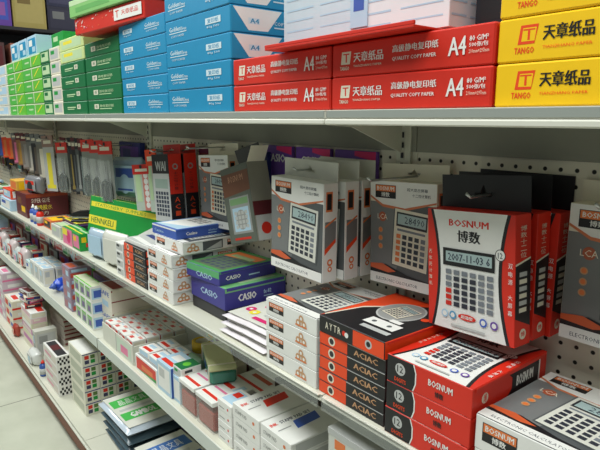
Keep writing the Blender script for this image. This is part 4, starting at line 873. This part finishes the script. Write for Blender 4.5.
for i in range(7):
    P('pk%d' % i, simple('notepad_pack', .2, .075, .028, cols[i], small_face([cols[(i+2) % 7]]), small_face([cols[(i+3) % 7], CREAM]), lambda M, f: (M.rect(f, .1, .1, .5, .5, BLUE2), M.rect(f, .5, .5, .95, .9, RED), M.rect(f, .05, .6, .4, .9, WHITE))), -2.93, .575, S4+.0285*i+.0005, '%s notepad pack, %s of the pink and cream stack' % (['cream','pink','pale cream','purple','pale yellow','rose','white'][i], nth(i, 7)), 'notepad pack', 'pink and cream notepad packs')
S('bwn', simple('record_book', .24, .12, .022, mat((190,180,170)), None, lambda M, f: M.rect(f, 0, .2, 1, .6, mat((130,50,50))), small_face([MAROON, CREAM])), 8, -2.93, .22, .69, S4, .022, 'white and maroon record book', 'behind the notepad packs', 'book', 'record books behind the notepads', .004)
P('bxp', simple('booklet_box', .05, .1, .13, mat((200,200,190)), small_face([GREY, PALEB]), small_face([LGREY, GREY]), None), -2.78, .66, S4+.178, 'upright pale booklet box behind the notepads', 'box')
bpy.data.objects['booklet_box'].location = (-2.775, .57, S4+.0005+ZC)
P('redp', lambda: pouch(.07, .03, .06, mat((170,70,56), .3), 'plastic_pouch', (RED, CREAM, CREAM), 71), -3.12, .545, S4+.001, 'red small bag at the base shelf edge left of the notepads', 'bag')
P('whp', lambda: pouch(.11, .05, .06, mat((220,222,218), .2), 'plastic_pouch', (WHITE, LGREY, PALEB), 72), -2.70, .528, S4+.001, 'whitish small bag at the base shelf edge', 'bag')
P('rdb', bottle(mat((60,90,160), .2), RED, .016, .075, LGREY), -2.53, .545, S4+.0005, 'small blue bottle with red cap beside the chequered boxes', 'bottle')
for k in range(9):
    x = -3.28-.2*k
    c = [[CREAM, RED, BLUE2], [mat((206,190,200)), PINK, WHITE], [mat((206,210,190)), LGREY, RED], [NAVY, WHITE, MAG]][k % 4]
    S('bs%d' % (k % 4), simple('paper_goods_carton', .18, .13, .055, c[0], lambda M, f, c=c: (M.rect(f, .1, .2, .5, .8, c[1]), M.rect(f, .6, .3, .9, .7, c[2])), lambda M, f, c=c: (M.rect(f, .0, .1, 1, .3, c[1]), M.rect(f, .2, .45, .8, .8, WHITE)), lambda M, f, c=c: (M.rect(f, .1, .1, .9, .9, WHITE), M.rect(f, .2, .5, .7, .8, c[2]), M.rect(f, .3, .15, .8, .35, c[1]))), 3+(k*2) % 3, x-.09, .18, .56, S4, .055, '%s carton' % ['cream', 'pink', 'grey-green', 'navy'][k % 4], 'of far stack %s' % ['one','two','three','four','five','six','seven','eight','nine'][k], 'box', 'far base shelf stacks')
# document bags
def gam(c):
    def f(M, fr):
        fr = fr.turn(); M.rect(fr, .05, .62, .95, .86, c); M.text(fr, '晶晶文具', .2, .66, .8, .82, WHITE, .0)
        M.rect(fr, .05, .2, .95, .42, c); M.text(fr, 'GAMBOL', .22, .24, .78, .38, WHITE, .03); M.rect(fr, .1, .48, .8, .54, LGREY)
    return f
for i in range(4):
    top = i == 3
    P('gmt' if top else 'gmb', flatpack(.27, .19, .032, mat((190,202,214), .12) if top else mat((70,90,100), .2), gam(mat((70,180,80))) if top else None, 5), -1.755, .58+.004*(3-i), S4+.0005+.036*i, 'plastic-wrapped paper pack %s' % ('with green bands, on top of its stack' if top else 'in dark wrap, %s of the green-banded stack' % nth(i, 4)), 'paper pack', 'wrapped packs', -2+i)
for i in range(3):
    top = i == 2
    P('gmt2' if top else 'gmb2', flatpack(.27, .19, .034, mat((206,202,186), .2) if top else mat((60,70,70), .2), gam(mat((60,110,180))) if top else None, 9), -1.445, .572+.004*(2-i), S4+.0005+.038*i, 'plastic-wrapped paper pack %s' % ('with blue bands, on top of its stack' if top else 'in dark wrap, %s of the blue-banded stack' % nth(i, 3)), 'paper pack', 'wrapped packs', 4-i)
for i in range(3):
    P('gmb3%d' % (i == 2), flatpack(.26, .19, .034, mat((90,96,100), .2) if i < 2 else mat((196,198,190), .2), gam(mat((120,120,130))) if i == 2 else None, 9), -1.12, .58, S4+.0005+.038*i, 'grey wrapped paper pack under the price strip, %s' % nth(i, 3), 'paper pack', 'wrapped packs', 2)
S('bkb', simple('ledger_box', .3, .1, .05, mat((120,110,110)), small_face([PURPLE, GREY]), None, small_face([MAROON, DARK])), 3, -1.9, .3, .735+.04, S4, .05, 'dark ledger box', 'at the back of the base shelf', 'box', 'ledger boxes')
for o in [o for o in bpy.data.objects if o.get('group') == 'ledger boxes']: o.location.y = .742+.001; o.location.x -= .0; 
for o in [o for o in bpy.data.objects if o.get('group') == 'ledger boxes']: o.location.y = .785-.0; o.scale.y = .5

# more small goods crowding the far parts of the lower shelves
tones = [('white', WHITE, [PALEB, RED]), ('cream', CREAM, [RED, NAVY]), ('red', mat((180,50,44)), [CREAM, BLACK]), ('pale green', PALEG, [GREEN2, WHITE]), ('grey', LGREY, [MAROON, WHITE]), ('navy', mat((50,56,100)), [WHITE, PINK]), ('rose', mat((216,176,180)), [RED, WHITE])]
cnt = ['first','second','third','fourth','fifth','sixth','seventh','eighth','ninth','tenth']
for k in range(10):
    nm, c, cs = tones[(k*3) % 7]; x = -2.66-.105*k
    P('mg%d' % ((k*3) % 7), simple('small_goods_box', .085, .07, .05+.01*(k % 3), c, small_face(cs), small_face(cs[::-1]), small_face(cs)), x, .745-.0+.0, S3+.1108, '%s little box on the cartons at the back of the third shelf, %s along' % (nm, cnt[k]), 'box', 'little boxes on the rear cartons', 8*((k % 3)-1))
for k in range(8):
    nm, c, cs = tones[(k*2+1) % 7]; x = -3.12-.13*k
    P('ng%d' % ((k*2+1) % 7), simple('upright_goods_box', .05, .06, .075, c, small_face(cs), small_face(cs[::-1]), small_face(cs)), x, .665, S3+.001, '%s upright small box behind the far bags, %s along' % (nm, cnt[k]), 'box', 'upright boxes behind the far bags', 6*((k % 3)-1))
for k in range(5):
    nm, c, cs = tones[(k*2) % 7]; x = -2.5-.14*k
    S('bk%d' % ((k*2) % 7), simple('paper_goods_box', .12, .09, .06, c, small_face(cs), small_face(cs[::-1]), small_face(cs)), 2+(k % 2), x-.06, .12, .725, S4+.001 if k > 4 else S4, .06, '%s paper goods box' % nm, 'of rear stack %s' % cnt[k], 'box', 'rear stacks on the base shelf') if k > 9 else None
for k in range(4):
    nm, c, cs = tones[(k*3+2) % 7]
    P('fw%d' % ((k*3+2) % 7), simple('flat_goods_box', .11, .08, .02, c, small_face(cs), small_face(cs[::-1]), small_face(cs)), -2.97+.055*(k % 2)*0-.0, .58 if k == 0 else .58, S4+.0285*7+.001+.0206*k, '%s flat box lying on the notepad packs, %s from below' % (nm, cnt[k]), 'box', 'flat boxes on the notepad packs', 9*((k % 2)*2-1))
# ------------------------------------------------------------------ shelf on the far wall with boxes, goods beyond
def wallshelf():
    o = empty('wall_shelf'); put(o, -5.6, 1.6, 0)
    for z in (.80, .42, .05):
        M = Mesh(); M.box(-.35, -.9, z-.03, .0, 1.2, z, DARK, .002); M.build('shelf_board', o)
    for y in (-.93, 1.17):
        M = Mesh(); M.box(-.35, y, -1.26, -.31, y+.03, 1.3, DARK, .002); M.build('upright', o)
    M = Mesh(); M.box(-.37, -.9, -1.26, -.352, 1.2, 1.3, mat((44,44,50)), .002); M.build('back_panel', o)
    return tag(o, 'dark shelving at the far end of the aisle', 'shelving')
wallshelf()
def bg(w, d, h, m, cs, x, y, z, label):
    o = carton(w, d, h, m, 'storage_box', None, None, small_face(cs), None); put(o, x, y, z+.0005); return tag(o, label, 'box', 'boxes on the far dark shelving')
bg(.28, .30, .45, PURPLE, [mat((70,90,190)), PURPLE, mat((150,90,170))], -5.78, .93, .80, 'purple and blue box on the upper far shelf')
bg(.26, .28, .42, mat((176,160,90)), [mat((186,170,104)), mat((130,110,60))], -5.78, 1.245, .80, 'tan box on the upper far shelf')
bg(.26, .27, .22, mat((40,40,60)), [mat((50,50,70)), MGREY], -5.78, 1.54, .80, 'dark navy box on the upper far shelf, lower one')
bg(.26, .27, .22, mat((36,40,70)), [mat((60,60,90)), GREY], -5.78, 1.54, 1.021, 'dark navy box stacked on another navy box')
bg(.26, .25, .4, mat((30,60,60)), [TEAL, DARK], -5.78, 1.83, .80, 'dark teal box on the upper far shelf')
for k, (c, cs, lb) in enumerate(((mat((90,60,60)), [MAROON, DARK], 'maroon'), (mat((190,120,100)), [CREAM, RED], 'salmon and cream'), (mat((70,60,90)), [DARK, PURPLE], 'dark violet'), (mat((200,200,180)), [CREAM, GREEN2], 'cream and green'), (mat((160,70,60)), [RED, CREAM], 'brick red'))):
    bg(.26, .2, .24, c, cs, -5.78, .95+.25*k, .42, '%s box on the middle far shelf' % lb)
for k in range(6): bg(.26, .22, .25, [NAVY, MAROON, DARK][k % 3], [GREY, CREAM], -5.78, .8+.27*k, .05, 'dark box on the lowest far shelf, place %s' % ['one','two','three','four','five','six'][k])
# a dark case in the aisle behind, seen above the reams
# ------------------------------------------------------------------ light and camera
def lamp(name, x, y, z, sx, sy, e, col=(1, .98, .94), rot=(0,0,0)):
    l = bpy.data.lights.new(name, 'AREA'); l.shape = 'RECTANGLE'; l.size = sx; l.size_y = sy; l.energy = e; l.color = col
    o = bpy.data.objects.new(name, l); COL.objects.link(o); o.location = (x, y, z+ZC); o.rotation_euler = rot; return o
for x in (-5.4, -3.6, -1.8, 0): lamp('ceiling_tube_light', x, -.32, 1.75, 1.35, .9, 42, (.97, 1, .97))
for x in (-5.0, -2.2, .2): lamp('ceiling_tube_light', x, 2.2, 1.75, 1.3, .12, 14)
w = bpy.data.worlds.new('room_air'); SC.world = w; w.use_nodes = True
w.node_tree.nodes['Background'].inputs[0].default_value = lin((214,222,216))+(1,); w.node_tree.nodes['Background'].inputs[1].default_value = .27
cam = bpy.data.cameras.new('camera'); co = bpy.data.objects.new('camera', cam); COL.objects.link(co); SC.camera = co
cam.sensor_width = 36; cam.lens = 36*550/600; cam.clip_start = .02
a, p = math.radians(38.769), math.radians(11.009)
Fw = Vector((-math.cos(a)*math.cos(p), math.sin(a)*math.cos(p), -math.sin(p)))
co.location = (0, 0, ZC); co.rotation_euler = Fw.to_track_quat('-Z', 'Y').to_euler()
SC.view_settings.view_transform = 'Standard'; SC.view_settings.look = 'None'; SC.view_settings.gamma = 1; SC.view_settings.use_curve_mapping = False
SC.view_settings.exposure = .0
